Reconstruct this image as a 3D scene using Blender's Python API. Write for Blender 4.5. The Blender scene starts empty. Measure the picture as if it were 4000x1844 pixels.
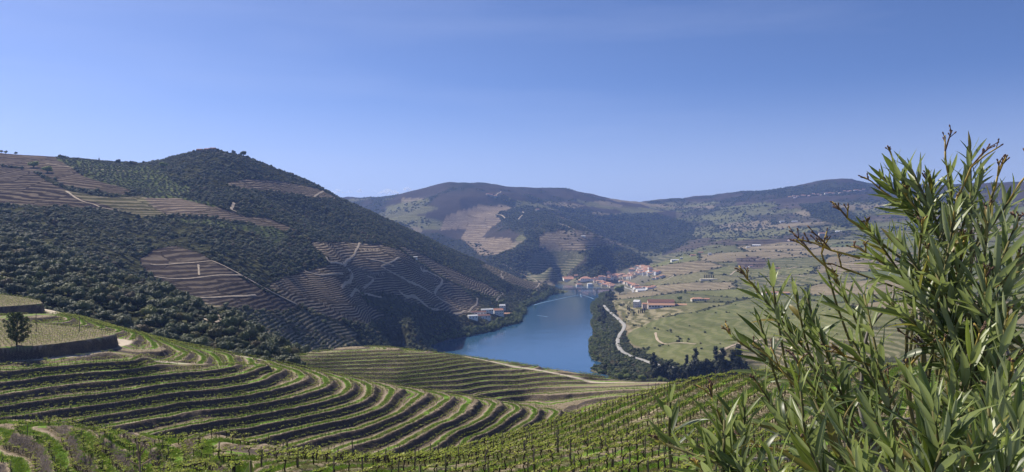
import bpy, math, random
import numpy as np
from mathutils import Vector, Matrix, Quaternion

# ------------------------------------------------------------------ camera, sky, sun, exposure
scene = bpy.context.scene
COL = scene.collection
R = math.radians
CAMZ = 190.0            # camera height above the river (m)
FPX = 3080.0            # focal length in pixels of the 4000 px wide photograph
HOR = 922.0             # horizon row

cam_data = bpy.data.cameras.new("camera")
cam = bpy.data.objects.new("camera", cam_data)
COL.objects.link(cam)
cam.location = (0, 0, CAMZ)
cam.rotation_euler = (R(90), 0, 0)
cam_data.sensor_fit = 'HORIZONTAL'
cam_data.sensor_width = 36.0
cam_data.lens = 36.0 * FPX / 4000.0
cam_data.clip_start = 0.1
cam_data.clip_end = 120000.0
scene.camera = cam

SUN_AZ, SUN_EL = -50.0, 43.0         # degrees from the view direction (negative: left), above horizon
sun_dir = Vector((math.sin(R(SUN_AZ)) * math.cos(R(SUN_EL)), math.cos(R(SUN_AZ)) * math.cos(R(SUN_EL)), math.sin(R(SUN_EL))))
world = bpy.data.worlds.new("World")
scene.world = world
world.use_nodes = True
wn, wl = world.node_tree.nodes, world.node_tree.links
wn.clear()
w_out = wn.new("ShaderNodeOutputWorld")
w_bg = wn.new("ShaderNodeBackground")
sky_t = wn.new("ShaderNodeTexSky")
sky_t.sky_type = 'NISHITA'
sky_t.sun_disc = False
sky_t.sun_elevation = R(SUN_EL)
sky_t.sun_rotation = R(SUN_AZ)
sky_t.altitude = 500.0
sky_t.air_density = 0.6
sky_t.dust_density = 0.9
sky_t.ozone_density = 7.0
w_bg.inputs["Strength"].default_value = 0.084
# thin cirrus veils in the sky, noise over the view direction
w_co = wn.new("ShaderNodeTexCoord")
w_map = wn.new("ShaderNodeMapping")
w_map.inputs["Rotation"].default_value = (0.0, R(9), R(0))
w_map.inputs["Scale"].default_value = (1.1, 1.1, 9.0)
w_no = wn.new("ShaderNodeTexNoise")
w_no.inputs["Scale"].default_value = 1.7
w_no.inputs["Detail"].default_value = 5.0
w_no.inputs["Roughness"].default_value = 0.5
w_rmp = wn.new("ShaderNodeMapRange")
w_rmp.inputs[1].default_value = 0.50
w_rmp.inputs[2].default_value = 0.85
w_rmp.inputs[3].default_value = 0.0
w_rmp.inputs[4].default_value = 0.16
w_mix = wn.new("ShaderNodeMix")
w_mix.data_type = 'RGBA'
w_mix.inputs[7].default_value = (5.6, 6.2, 8.4, 1)
wl.new(w_co.outputs["Generated"], w_map.inputs["Vector"])
wl.new(w_map.outputs["Vector"], w_no.inputs["Vector"])
wl.new(w_no.outputs["Fac"], w_rmp.inputs[0])
wl.new(w_rmp.outputs[0], w_mix.inputs[0])
w_wb = wn.new("ShaderNodeMix"); w_wb.data_type = 'RGBA'; w_wb.blend_type = 'MULTIPLY'     # the camera's white balance of the sky
w_wb.inputs[0].default_value = 1.0
w_wb.inputs[7].default_value = (0.97, 0.94, 1.04, 1)
wl.new(sky_t.outputs["Color"], w_wb.inputs[6])
wl.new(w_wb.outputs[2], w_mix.inputs[6])
# pale veil of low air all round the horizon
w_sep = wn.new("ShaderNodeSeparateXYZ"); wl.new(w_co.outputs["Generated"], w_sep.inputs[0])
w_el = wn.new("ShaderNodeMapRange"); w_el.interpolation_type = 'SMOOTHSTEP'
for i_, v_ in enumerate((0.0, 0.20, 0.55, 0.0)): w_el.inputs[1+i_].default_value = v_
wl.new(w_sep.outputs[2], w_el.inputs[0])
w_veil = wn.new("ShaderNodeMix"); w_veil.data_type = 'RGBA'; w_veil.inputs[7].default_value = (5.6, 6.0, 7.6, 1)
wl.new(w_el.outputs[0], w_veil.inputs[0]); wl.new(w_mix.outputs[2], w_veil.inputs[6])
wl.new(w_veil.outputs[2], w_bg.inputs["Color"])
wl.new(w_bg.outputs["Background"], w_out.inputs["Surface"])

sun_data = bpy.data.lights.new("sun", 'SUN')
sun_data.energy = 5.0
sun_data.angle = R(0.53)
sun_data.color = (1.0, 0.93, 0.81)
sun = bpy.data.objects.new("sun", sun_data)
COL.objects.link(sun)
sun.rotation_euler = (-sun_dir).to_track_quat('-Z', 'Y').to_euler()
sun.location = sun_dir * 500

scene.view_settings.view_transform = 'Standard'
scene.view_settings.look = 'None'
scene.view_settings.exposure = 0.55
scene.view_settings.gamma = 1.0
scene.view_settings.use_curve_mapping = False
scene.render.engine = 'CYCLES'
cy = scene.cycles
cy.use_denoising = True
cy.max_bounces = 5
cy.diffuse_bounces = 2
cy.glossy_bounces = 2
cy.transmission_bounces = 3
cy.volume_bounces = 0
cy.transparent_max_bounces = 6
cy.use_adaptive_sampling = True
cy.adaptive_threshold = 0.015
scene.render.use_persistent_data = False

rng = np.random.default_rng(7)
random.seed(7)

# ------------------------------------------------------------------ helpers
def link(name, me, parent=None):
    o = bpy.data.objects.new(name, me)
    COL.objects.link(o)
    if parent is not None:
        o.parent = parent
    return o

def tag(o, label=None, cat=None, group=None, kind=None):
    if label: o["label"] = label
    if cat: o["category"] = cat
    if group: o["group"] = group
    if kind: o["kind"] = kind
    return o

def mesh_np(name, verts, faces, mat=None, smooth=True):
    """fast mesh from numpy arrays; faces (n,3) or (n,4)"""
    me = bpy.data.meshes.new(name)
    verts = np.asarray(verts, np.float32); faces = np.asarray(faces, np.int32)
    nf, k = faces.shape
    me.vertices.add(len(verts)); me.vertices.foreach_set("co", verts.ravel())
    me.loops.add(nf * k); me.loops.foreach_set("vertex_index", faces.ravel())
    me.polygons.add(nf)
    me.polygons.foreach_set("loop_start", np.arange(0, nf * k, k, dtype=np.int32))
    me.polygons.foreach_set("use_smooth", np.full(nf, smooth, bool))
    me.update(calc_edges=True)
    if mat is not None: me.materials.append(mat)
    return me

def attr(me, name, data, typ='FLOAT'):
    a = me.attributes.new(name, typ, 'POINT')
    if typ == 'FLOAT':
        a.data.foreach_set("value", np.asarray(data, np.float32).ravel())
    else:
        d = np.asarray(data, np.float32)
        if d.shape[1] == 3: d = np.concatenate([d, np.ones((len(d), 1), np.float32)], 1)
        a.data.foreach_set("color", d.ravel())

class MB:
    """collects quads/tris of one part with a material slot each"""
    def __init__(s): s.v = []; s.f = []; s.m = []
    def add(s, vs, fs, m=0):
        b = len(s.v); s.v += [tuple(p) for p in vs]
        s.f += [tuple(b + i for i in f) for f in fs]; s.m += [m] * len(fs); return s
    def box(s, x0, x1, y0, y1, z0, z1, m=0):
        return s.add([(x0,y0,z0),(x1,y0,z0),(x1,y1,z0),(x0,y1,z0),(x0,y0,z1),(x1,y0,z1),(x1,y1,z1),(x0,y1,z1)],
                     [(0,3,2,1),(4,5,6,7),(0,1,5,4),(1,2,6,5),(2,3,7,6),(3,0,4,7)], m)
    def tube(s, pts, rad, n=6, m=0, cap=True):
        pts = [Vector(p) for p in pts]
        if not hasattr(rad, '__len__'): rad = [rad] * len(pts)
        vs = []; fs = []
        ref = Vector((0.31, 0.17, 0.93)).normalized()
        for i, p in enumerate(pts):
            t = (pts[min(i+1, len(pts)-1)] - pts[max(i-1, 0)])
            if t.length < 1e-9: t = Vector((0,0,1))
            t.normalize()
            a = t.cross(ref)
            if a.length < 0.05: a = t.cross(Vector((1,0,0)))
            a.normalize(); b = t.cross(a)
            for k in range(n):
                an = 2*math.pi*k/n
                vs.append(p + (a*math.cos(an) + b*math.sin(an))*rad[i])
        for i in range(len(pts)-1):
            for k in range(n):
                k2 = (k+1) % n
                fs.append((i*n+k, i*n+k2, (i+1)*n+k2, (i+1)*n+k))
        if cap:
            fs.append(tuple(reversed(range(n)))); e = (len(pts)-1)*n
            fs.append(tuple(e+k for k in range(n)))
        return s.add(vs, fs, m)
    def mesh(s, name, mats, smooth=False):
        me = bpy.data.meshes.new(name)
        me.from_pydata(s.v, [], s.f)
        for mt in (mats if isinstance(mats, (list, tuple)) else [mats]): me.materials.append(mt)
        me.polygons.foreach_set("material_index", s.m)
        me.polygons.foreach_set("use_smooth", [smooth]*len(s.f))
        me.update(); return me

def _hash(ix, iy, seed):
    h = (ix.astype(np.int64) * 374761393 + iy.astype(np.int64) * 668265263 + seed * 2147483647) & 0xFFFFFFFF
    h = ((h ^ (h >> 13)) * 1274126177) & 0xFFFFFFFF
    h = h ^ (h >> 16)
    return (h & 0xFFFF) / 65535.0
def vnoise(x, y, seed=0):
    ix = np.floor(x); iy = np.floor(y); fx = x - ix; fy = y - iy
    fx = fx*fx*fx*(fx*(fx*6-15)+10); fy = fy*fy*fy*(fy*(fy*6-15)+10)
    a = _hash(ix, iy, seed); b = _hash(ix+1, iy, seed); c = _hash(ix, iy+1, seed); d = _hash(ix+1, iy+1, seed)
    return (a + (b-a)*fx)*(1-fy) + (c + (d-c)*fx)*fy
def fbm(x, y, oct=4, seed=0, gain=0.5):
    s = 0; a = 1; t = 0
    for o in range(oct):
        s = s + a*(vnoise(x*2**o + 17.3*o, y*2**o - 9.1*o, seed+o) - 0.5); t += a; a *= gain
    return s / t * 2
def sstep(a, b, x):
    t = np.clip((x-a)/(b-a), 0, 1); return t*t*(3-2*t)

def tps_fit(P, V, lam=1e-6):
    n = len(P)
    d2 = ((P[:, None] - P[None])**2).sum(-1)
    K = 0.5*d2*np.log(d2 + 1e-12)
    A = np.zeros((n+3, n+3)); A[:n, :n] = K + lam*np.eye(n)
    A[:n, n] = 1; A[:n, n+1:] = P; A[n, :n] = 1; A[n+1:, :n] = P.T
    B = np.zeros((n+3, V.shape[1])); B[:n] = V
    return np.linalg.solve(A, B)
def tps_eval(P, W, Q):
    out = np.empty((len(Q), W.shape[1])); n = len(P)
    for i in range(0, len(Q), 40000):
        q = Q[i:i+40000].astype(np.float32); p = P.astype(np.float32)
        d2 = (q[:, :1]-p[None, :, 0])**2 + (q[:, 1:]-p[None, :, 1])**2
        K = 0.5*d2*np.log(d2 + 1e-12)
        out[i:i+40000] = K @ W[:n] + W[n] + q @ W[n+1:]
    return out

def in_poly(px, py, poly):
    px = np.asarray(px, float); py = np.asarray(py, float)
    r = np.zeros(px.shape, bool); n = len(poly)
    for i in range(n):
        x0, y0 = poly[i]; x1, y1 = poly[(i+1) % n]
        if y0 == y1: continue
        c = ((y0 > py) != (y1 > py)) & (px < (x1-x0)*(py-y0)/(y1-y0) + x0)
        r ^= c
    return r

# node material helper
class NM:
    def __init__(s, name):
        s.m = bpy.data.materials.new(name); s.m.use_nodes = True
        s.n = s.m.node_tree.nodes; s.l = s.m.node_tree.links
        s.b = s.n["Principled BSDF"]
        s.b.inputs["Roughness"].default_value = 0.9
        s.b.inputs["Specular IOR Level"].default_value = 0.2
    def new(s, t, **kw):
        nd = s.n.new(t)
        for k, v in kw.items(): setattr(nd, k, v)
        return nd
    def val(s, x, sock):
        if hasattr(x, 'is_output') : s.l.new(x, sock)
        else: sock.default_value = x
    def attr(s, name, out="Fac"):
        nd = s.new("ShaderNodeAttribute", attribute_name=name); return nd.outputs[out]
    def math(s, op, a, b=None, c=None, clamp=False):
        nd = s.new("ShaderNodeMath", operation=op, use_clamp=clamp)
        s.val(a, nd.inputs[0])
        if b is not None: s.val(b, nd.inputs[1])
        if c is not None: s.val(c, nd.inputs[2])
        return nd.outputs[0]
    def ramp(s, x, a, b, lo=0.0, hi=1.0, smooth=True):
        nd = s.new("ShaderNodeMapRange")
        nd.interpolation_type = 'SMOOTHSTEP' if smooth else 'LINEAR'
        s.val(x, nd.inputs[0])
        for i, v in enumerate((a, b, lo, hi)): nd.inputs[1+i].default_value = v
        return nd.outputs[0]
    def mix(s, f, a, b, mode='MIX'):
        nd = s.new("ShaderNodeMix", data_type='RGBA', blend_type=mode)
        s.val(f, nd.inputs[0])
        for x, i in ((a, 6), (b, 7)):
            if hasattr(x, 'is_output'): s.l.new(x, nd.inputs[i])
            else: nd.inputs[i].default_value = (*x, 1) if len(x) == 3 else x
        return nd.outputs[2]
    def noise(s, scale, detail=4, rough=0.55, vec=None, out="Fac"):
        nd = s.new("ShaderNodeTexNoise")
        nd.inputs["Scale"].default_value = scale; nd.inputs["Detail"].default_value = detail
        nd.inputs["Roughness"].default_value = rough
        s.l.new(vec if vec is not None else s.pos(), nd.inputs["Vector"])
        return nd.outputs[out]
    def pos(s):
        if not hasattr(s, '_p'): s._p = s.new("ShaderNodeNewGeometry").outputs["Position"]
        return s._p
    def objco(s):
        if not hasattr(s, '_o'): s._o = s.new("ShaderNodeTexCoord").outputs["Object"]
        return s._o
    def orand(s):
        return s.new("ShaderNodeObjectInfo").outputs["Random"]
    def color(s, c):
        s.val(c if hasattr(c, 'is_output') else (*c, 1), s.b.inputs["Base Color"]); return s
    def bump(s, h, strength=0.5, dist=0.1):
        nd = s.new("ShaderNodeBump"); nd.inputs["Strength"].default_value = strength; nd.inputs["Distance"].default_value = dist
        s.l.new(h, nd.inputs["Height"]); s.l.new(nd.outputs[0], s.b.inputs["Normal"]); return s

def simple_mat(name, c, rough=0.85, var=0.15, scale=3.0, bump=0.0, bdist=0.02, obj=True, spec=0.2):
    """plain coloured stuff with grain and wear"""
    k = NM(name)
    v = k.objco() if obj else k.pos()
    n = k.noise(scale, 5, 0.6, v)
    d = tuple(max(0, x*(1-var*2)) for x in c); l = tuple(min(1, x*(1+var*1.2)) for x in c)
    k.color(k.mix(k.ramp(n, 0.25, 0.75), d, l))
    k.b.inputs["Roughness"].default_value = rough
    k.b.inputs["Specular IOR Level"].default_value = spec
    if bump: k.bump(n, bump, bdist)
    return k.m
# ------------------------------------------------------------------ near terrain: terraced vineyard hill
# every entry: pixel of the photograph it was measured at, height above the river, terrace number
def PZ(px, py, z):
    D = (CAMZ - z) * FPX / (py - HOR)
    return ((px-2000)/FPX*D, D, z)
def PD(px, py, D):
    return ((px-2000)/FPX*D, D, CAMZ - (py-HOR)/FPX*D)
CT = []          # X, Y, z, T
def contour(z, T, pts):
    for p in pts:
        X, Y, zz = PZ(p[0], p[1], z); CT.append((X, Y, zz, T))
def tz(z): return (148.1 - z)/2.1
for T, pts in {
    -2: [(0,1447),(115,1440),(295,1421),(500,1409)],
    -1: [(0,1489),(159,1471),(368,1450),(600,1422)],
    0: [(0,1538),(295,1498),(500,1474),(706,1453),(883,1432)],
    1: [(0,1588),(300,1545),(500,1518),(765,1485),(1000,1437),(1036,1427)],
    2: [(14,1627),(145,1609),(290,1587),(500,1559),(795,1521),(1074,1456),(1095,1445)],
    3: [(232,1648),(347,1625),(500,1600),(795,1562),(1100,1506),(1165,1480),(1178,1468)],
    4: [(365,1671),(500,1650),(765,1600),(1100,1556),(1230,1520),(1275,1490)],
    5: [(600,1691),(803,1651),(1005,1616),(1245,1564),(1340,1532),(1363,1509)],
    6: [(661,1729),(832,1688),(1034,1653),(1274,1604),(1390,1570),(1445,1529)],
    7: [(840,1758),(1005,1708),(1303,1645),(1476,1590),(1523,1546),(1530,1528)],
    8: [(985,1789),(1274,1700),(1448,1656),(1592,1584),(1640,1546)],
    9: [(1167,1816),(1303,1761),(1448,1714),(1621,1639),(1700,1593),(1743,1558)],
    10: [(1346,1827),(1476,1778),(1621,1703),(1700,1659),(1816,1590),(1835,1578)],
    11: [(1552,1816),(1700,1737),(1816,1671),(1903,1625),(1920,1598)],
    12: [(1712,1790),(1845,1703),(1975,1636),(2018,1593)],
    13: [(1900,1743),(2018,1671),(2085,1622),(2088,1601)],
    14: [(2131,1665),(2163,1622),(2166,1604)],
    15: [(2236,1639),(2233,1616)]}.items():
    contour(148.1 - 2.1*T, T, pts)
# near left flank
for T, pts in {
    -5: [(0,1650),(25,1720),(45,1800)], -6: [(85,1672),(150,1700),(215,1750),(240,1810)],
    -7: [(300,1685),(350,1720),(390,1780),(410,1830)], -8: [(420,1705),(500,1750),(560,1800),(600,1844)],
    -9: [(600,1745),(660,1790),(700,1844)], -10: [(760,1775),(840,1844)], -11: [(850,1790),(960,1844)]}.items():
    contour(148.1 - 2.1*T, T, pts)
# second hill behind the nose
zc = [119,117.5,116,114.5,113,111.5,110,108.2,106.3,104.2,102,99.8]
for i, pts in enumerate([
    [(1200,1415),(1500,1405),(1750,1387)], [(1125,1422),(1500,1420),(1800,1395)], [(1170,1440),(1500,1437),(1850,1406)],
    [(1225,1455),(1500,1455),(1925,1412)], [(1315,1470),(1550,1470),(2000,1425)], [(1420,1485),(1650,1475),(2000,1442),(2100,1432)],
    [(1485,1500),(1750,1485),(2000,1465),(2170,1448)], [(1600,1512),(1800,1502),(2000,1484),(2300,1470)], [(1700,1527),(1850,1515),(2000,1503),(2300,1488)],
    [(1845,1545)], [(1940,1556)], [(2042,1573)]]):
    contour(zc[i], 14+i, pts)
for px, py, D, T in [(1990,1522,436,23),(2300,1506,443,23),(2500,1498,432,23),(2134,1538,425,24),(2400,1522,419,24),(2600,1512,411,24),(2300,1556,412,25),(2480,1540,403,25),(2700,1530,396,25),(2400,1572,394,26),(2650,1552,384,26)]:
    X, Y, z = PD(px, py, D); CT.append((X, Y, z, T))
# small terraces round the walled pad and along the ridge
for z, T, pts in [(157,-8,[(147,1262),(265,1238)]),(155.7,-7,[(206,1280),(324,1253)]),(154.4,-6,[(280,1295),(380,1268)]),
    (153.1,-5,[(398,1303),(465,1285)]),(151.8,-4,[(512,1324),(530,1303)]),(148.5,-2,[(677,1409),(724,1377),(700,1366)]),
    (147.2,-1,[(783,1418),(795,1397)]),(145.9,0,[(874,1427),(862,1412)]),(144.6,1,[(912,1424),(906,1406)])]:
    contour(z, T, pts)
def raw(l, T=None):
    for X, Y, z in l: CT.append((X, Y, z, tz(z) if T is None else T))
raw([PD(1000,1400,303), PD(700,1342,312), PD(600,1322,322), PD(480,1293,335), PD(300,1240,345), PD(950,1393,318)])
raw([PD(165,1228,338), PD(0,1240,330)])
# road at the foot of the pad
raw([PZ(0,1412,153), PZ(200,1400,152.9), PZ(380,1374,152.6)])
# crest of the second hill and the drop behind it
raw([PD(1250,1383,500), PD(1480,1362,515), PD(1100,1398,480)], 13.0)
raw([PD(1700,1381,488)], 13.6); raw([PD(1850,1396,482)], 14.6); raw([PD(2000,1417,476)], 16.5); raw([PD(2300,1463,462)], 20)
raw([PD(2600,1492,440)], 22.5); raw([PD(2900,1524,415)], 25)
for px_, py_, d_ in [(1700,1381,488),(1850,1396,482),(2000,1417,476),(2150,1440,469),(2300,1463,462),(2450,1478,452),(2600,1492,440),(2750,1508,428),(2900,1524,415)]:
    raw([PD(px_, py_+14, d_+18)], 21); raw([PD(px_, py_+48, d_+45)], 22)
raw([(-150,600,92),(-60,620,80),(0,580,78),(60,560,70),(110,530,66),(150,490,66),(200,450,66),(260,430,66)])
raw([(-140,520,110),(-230,500,110),(-180,420,122),(-300,440,125),(-120,395,122)])
# gullies (hidden)
raw([(-115,166,145),(-98,170,141.5),(-80,170,137.5),(-57,171,132.5),(-36,176,128),(-15,186,123),(5,205,118),(26,236,113),(45,275,108),(75,322,100),(115,380,86),(190,420,72)])
raw([(-75,365,115),(-30,372,106),(15,378,99),(50,350,98)])
# near slope with the vine rows, seen along its crest
raw([PD(1100,1822,75), PD(1400,1817,85), PD(1700,1792,100), PD(1903,1740,112), PD(2192,1657,130), PD(2500,1565,150), PD(2750,1528,166), PD(3000,1498,185),
     PD(3400,1472,200), PD(4000,1450,220), PD(2000,1844,60), PD(2500,1750,70), PD(2500,1844,52), PD(3000,1700,85), PD(3000,1844,50),
     PD(3500,1600,110), PD(4000,1550,125), PD(3500,1844,48), PD(4200,1844,46), PD(1500,1844,62), PD(1000,1844,60)])
raw([(0,0,188.3),(-10,3,187.6),(10,3,188.0),(0,10,185.6),(12,12,185.3),(-12,12,184.4),(0,25,180.8),(20,25,181.2),(-20,25,178.2),(45,42,176),(-200,140,147)])
raw([(60,250,128),(110,270,124),(160,300,120),(210,300,122),(30,200,136),(0,150,143),(-30,130,147)])
# ground falling away behind the near left flank
raw([(-44,106,159.6),(-36,104,159.6),(-28,104,158.6),(-58,118,158.6),(-60,132,154.5),(-76,146,151.5),(-46,130,152.5),(-20,112,156.5),(-25,92,164.0),(-90,150,150.5),
     (-23.6,52,167.5),(-40,62,160.5),(-50,40,165),(-90,60,155),(-120,100,150),(-95,118,153.5),(-80,95,153)], float('nan'))
# terrace numbers of that flank alone
T_ONLY = [(-95,125,-4),(-82,106,-4),(-66,86,-4),(-52,68,-4),(-92,106,-3),(-76,86,-3),(-60,66,-3),(-110,120,-1.5),(-90,80,-1.5),(-70,50,-1.5),(-42,70,-5),(-30,62,-6.4),
          (-50,118,-8),(-44,108,-8.6),(-36,100,-9),(-28,92,-9.6),(-20,84,-10.2)]
raw([(-260,250,158),(-300,330,162),(-240,180,148),(-175,200,151)])
CT = np.array(CT)
FS = 100.0
FP = CT[:, :2]/FS
FW = tps_fit(FP, CT[:, 2:3], 2e-4)
okT = ~np.isnan(CT[:, 3])
TPp = np.concatenate([FP[okT], np.array([(a, b) for a, b, c in T_ONLY])/FS]); TVv = np.concatenate([CT[okT, 3], [c for a, b, c in T_ONLY]])[:, None]
TWt = tps_fit(TPp, TVv, 2e-4)

NU, U0, U1 = 780, -0.74, 0.74
uF = np.linspace(U0, U1, NU)
yF = np.concatenate([np.linspace(2, 60, 50, endpoint=False), np.arange(60, 185, 0.62), np.arange(185, 345, 0.5), np.arange(345, 500, 0.75), np.linspace(500, 640, 30)])
UF, YF = np.meshgrid(uF, yF)
XF = UF*YF
q = np.stack([XF.ravel(), YF.ravel()], 1)/FS
ZS = tps_eval(FP, FW, q)[:, 0].reshape(XF.shape)         # smooth height
TS = tps_eval(TPp, TWt, q)[:, 0].reshape(XF.shape)         # terrace number
TS = TS + 0.10*fbm(XF/14, YF/14, 3, 5) + 0.05*fbm(XF/3.0, YF/3.0, 2, 8)
# local height per terrace and terrace width
def grad(A):
    dr = np.gradient(A, axis=0)/np.gradient(YF, axis=0)            # along constant u
    du = np.gradient(A, axis=1)/np.gradient(XF, axis=1)            # along constant Y
    gx = du; gy = dr - UF*du
    return gx, gy
zx, zy = grad(ZS); tx, ty = grad(TS)
tt = tx*tx + ty*ty + 1e-6
dzdT = np.clip((zx*tx + zy*ty)/tt, -2.6, -0.35)
def blur(A, n):
    for _ in range(n):
        A = (A + np.roll(A, 1, 0) + np.roll(A, -1, 0) + np.roll(A, 1, 1) + np.roll(A, -1, 1))/5
    return A
dzdT = blur(dzdT, 12)
TW = np.clip(1/np.sqrt(tt), 0, 40)      # metres per terrace
PXF = 2000 + UF*FPX
# the near slope planted in straight rows instead of terraces
crest_u = np.array([0, 850, 1000, 1100, 1400, 1700, 1903, 2192, 2500, 2750, 3000, 3400, 4000, 4400])
crest_y = np.array([0, 0, 62, 78, 89, 104, 116, 134, 155, 170, 190, 206, 228, 232])
rowzone = sstep(-4, 4, np.interp(PXF, crest_u, crest_y) + 4 - YF)
near0 = sstep(52, 40, YF)                                          # plain ground close to the camera
rowzone = np.maximum(rowzone, near0)
RDIR = np.array([0.50, 0.866])                                     # direction of those rows
RS = 3.4
def rowco(X, Y): return (X*RDIR[1] - Y*RDIR[0])/RS + 0.12*np.sin((X*RDIR[0]+Y*RDIR[1])/23.0)
RC = rowco(XF, YF)
# roads on the near hill, traced as pixel + height
def polyz(pts): return np.array([PZ(*p) for p in pts])
ROADS = [
  (polyz([(-160,1428,153),(0,1411,153),(200,1399,152.8),(310,1387,152.6),(390,1371,152.4),(455,1352,152.1),(490,1341,151.9),(478,1330,152.2),(440,1325,152.6)]), 2.0),
  (polyz([(310,1390,152.4),(430,1398,151.4),(600,1411,149.7),(760,1424,148.0),(880,1433,146.5),(1000,1434,145.2)]), 1.1),
  (np.array([PD(930,1388,312), PD(985,1400,305), PD(1060,1402,312), PD(1180,1392,340)]), 3.2),
  (np.array([PD(1640,1374,485),PD(1850,1399,478), PD(2000,1420,470), PD(2150,1441,463), PD(2300,1467,455), PD(2450,1482,446), PD(2600,1497,432), PD(2760,1512,424), PD(2900,1527,412)]), 1.1),
  (np.array([PD(0,1244,330), PD(165,1231,337), PD(215,1222,343), PD(195,1215,349), PD(160,1208,356)]), 1.8),
]
def dist_poly(X, Y, P):
    best = np.full(X.shape, 1e9); zb = np.zeros(X.shape)
    for a, b in zip(P[:-1], P[1:]):
        d = b - a; L2 = d[0]**2 + d[1]**2
        t = np.clip(((X-a[0])*d[0] + (Y-a[1])*d[1])/L2, 0, 1)
        dd = np.hypot(X - a[0] - t*d[0], Y - a[1] - t*d[1])
        m = dd < best
        best = np.where(m, dd, best); zb = np.where(m, a[2] + t*d[2], zb)
    return best, zb
def densify(P, n=8):
    P = np.asarray(P); out = []
    for i in range(len(P)-1):
        p0 = P[max(i-1, 0)]; p1 = P[i]; p2 = P[i+1]; p3 = P[min(i+2, len(P)-1)]
        for k in range(n):
            t = k/n
            out.append(0.5*((2*p1) + (-p0+p2)*t + (2*p0-5*p1+4*p2-p3)*t*t + (-p0+3*p1-3*p2+p3)*t**3))
    out.append(P[-1]); return np.array(out)
path = np.zeros(XF.shape)
S = (TS + 0.45) - np.floor(TS + 0.45)
BK = 1.0 - np.clip(2.7/np.maximum(TW, 1), 0.16, 0.36)
H = np.where(S < BK, 0.05*S/BK, 0.05 + 0.95*sstep(BK, 1.0, S)**0.9)
stair = (H - S + 0.45 - 0.05*0.45/BK)
lump = fbm(XF/1.6, YF/1.6, 3, 21)
lump2 = fbm(XF/5.0, YF/5.0, 3, 31)
ZT = ZS + stair*dzdT
bankm = sstep(BK, BK+0.08, S)*sstep(1.0, 0.9, S)
ZT = ZT + bankm*(0.30*lump + 0.35*lump2*np.clip(-dzdT/2, 0.3, 1)) + 0.04*lump
ZA = ZS + 0.10*lump2 + 0.05*lump + 0.12*np.cos(2*math.pi*RC)
ZF = ZT*(1-rowzone) + ZA*rowzone
flat = np.zeros(XF.shape)
for P, w in ROADS:
    Pd = densify(P)
    d, zb = dist_poly(XF, YF, Pd)
    m = sstep(w+2.2, w+0.1, d)
    if w in (3.2, 1.1) and P[0][1] > 290: zb = ZS - 0.2
    ZF = ZF*(1-m) + (zb + 0.03*lump)*m
    flat = np.maximum(flat, m); path = np.maximum(path, sstep(w+0.5, w-0.5, d + 0.5*lump))
# walled pads
def pad(poly, ztop, inset=0.0):
    """raise a flat pad with a steep earth bank at its edge"""
    global ZF, flat, path
    inside = in_poly(XF, YF, poly)
    d = np.full(XF.shape, 1e9)
    P = np.array(list(poly) + [poly[0]])
    for a, b in zip(P[:-1], P[1:]):
        dx, dy = b - a; L2 = dx*dx + dy*dy
        t = np.clip(((XF-a[0])*dx + (YF-a[1])*dy)/L2, 0, 1)
        d = np.minimum(d, np.hypot(XF-a[0]-t*dx, YF-a[1]-t*dy))
    sd = np.where(inside, d, -d) + 0.12*lump
    m = sstep(-0.9, 0.25, sd)
    zt = ztop(XF, YF) + 0.05*lump
    ZF = np.where(m > 0, np.maximum(ZF, ZF*(1-m) + zt*m), ZF)
    return sstep(0.0, 0.6, sd), m, sstep(-1.5, -0.9, sd)*sstep(0.35, 0.05, sd)
pad1_poly = [PZ(x, y, z)[:2] for x, y, z in [(-260,1356,158.4),(0,1347,158.2),(100,1342,158),(200,1335,157.7),(310,1326,157.2),(400,1319,156.6),(432,1314,156.3),(440,1308,156.3),(425,1300,156.5),
             (330,1284,157),(200,1272,157.4),(0,1256,157.8),(-260,1240,158.4)]]
pz_ = lambda X, Y: 157.2 - (X + 160)*0.026
pad1_poly = [(x, y + 2.6) for x, y in pad1_poly]
padtop1, pm1, wl1 = pad(pad1_poly, pz_)
pad2_poly = [PD(x, y, D)[:2] for x, y, D in [(-260,1230,322),(0,1222,331),(100,1211,337),(160,1201,341),(170,1195,345),(160,1188,352),(100,1178,362),(0,1165,372),(-260,1150,382)]]
padtop2, pm2, wl2 = pad(pad2_poly, lambda X, Y: 160.2 - (X + 215)*0.012 + (Y-330)*0.05)
padtop = np.maximum(padtop1, padtop2)
padwall = np.maximum(wl1, wl2)
zone = (1-rowzone)*(1-np.clip(np.maximum(pm1, pm2)*1.5, 0, 1))
# sink the far/outer skirt so it disappears under the valley terrain
edge = sstep(575, 640, YF)
ZF = ZF - edge*40

def fz(X, Y):
    """height of the near terrain at X, Y"""
    X = np.asarray(X, float); Y = np.asarray(Y, float)
    ci = np.clip((X/np.maximum(Y, 1e-3) - U0)/(U1-U0)*(NU-1), 0, NU-1.001)
    ri = np.clip(np.interp(Y, yF, np.arange(len(yF))), 0, len(yF)-1.001)
    c = ci.astype(int); r = ri.astype(int); fc = ci-c; fr = ri-r
    g = lambda A: (A[r, c]*(1-fc) + A[r, c+1]*fc)*(1-fr) + (A[r+1, c]*(1-fc) + A[r+1, c+1]*fc)*fr
    return g(ZF), g

def grid_faces(nr, nc):
    i = np.arange(nr*nc).reshape(nr, nc)
    return np.stack([i[:-1, :-1], i[:-1, 1:], i[1:, 1:], i[1:, :-1]], -1).reshape(-1, 4)
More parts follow.
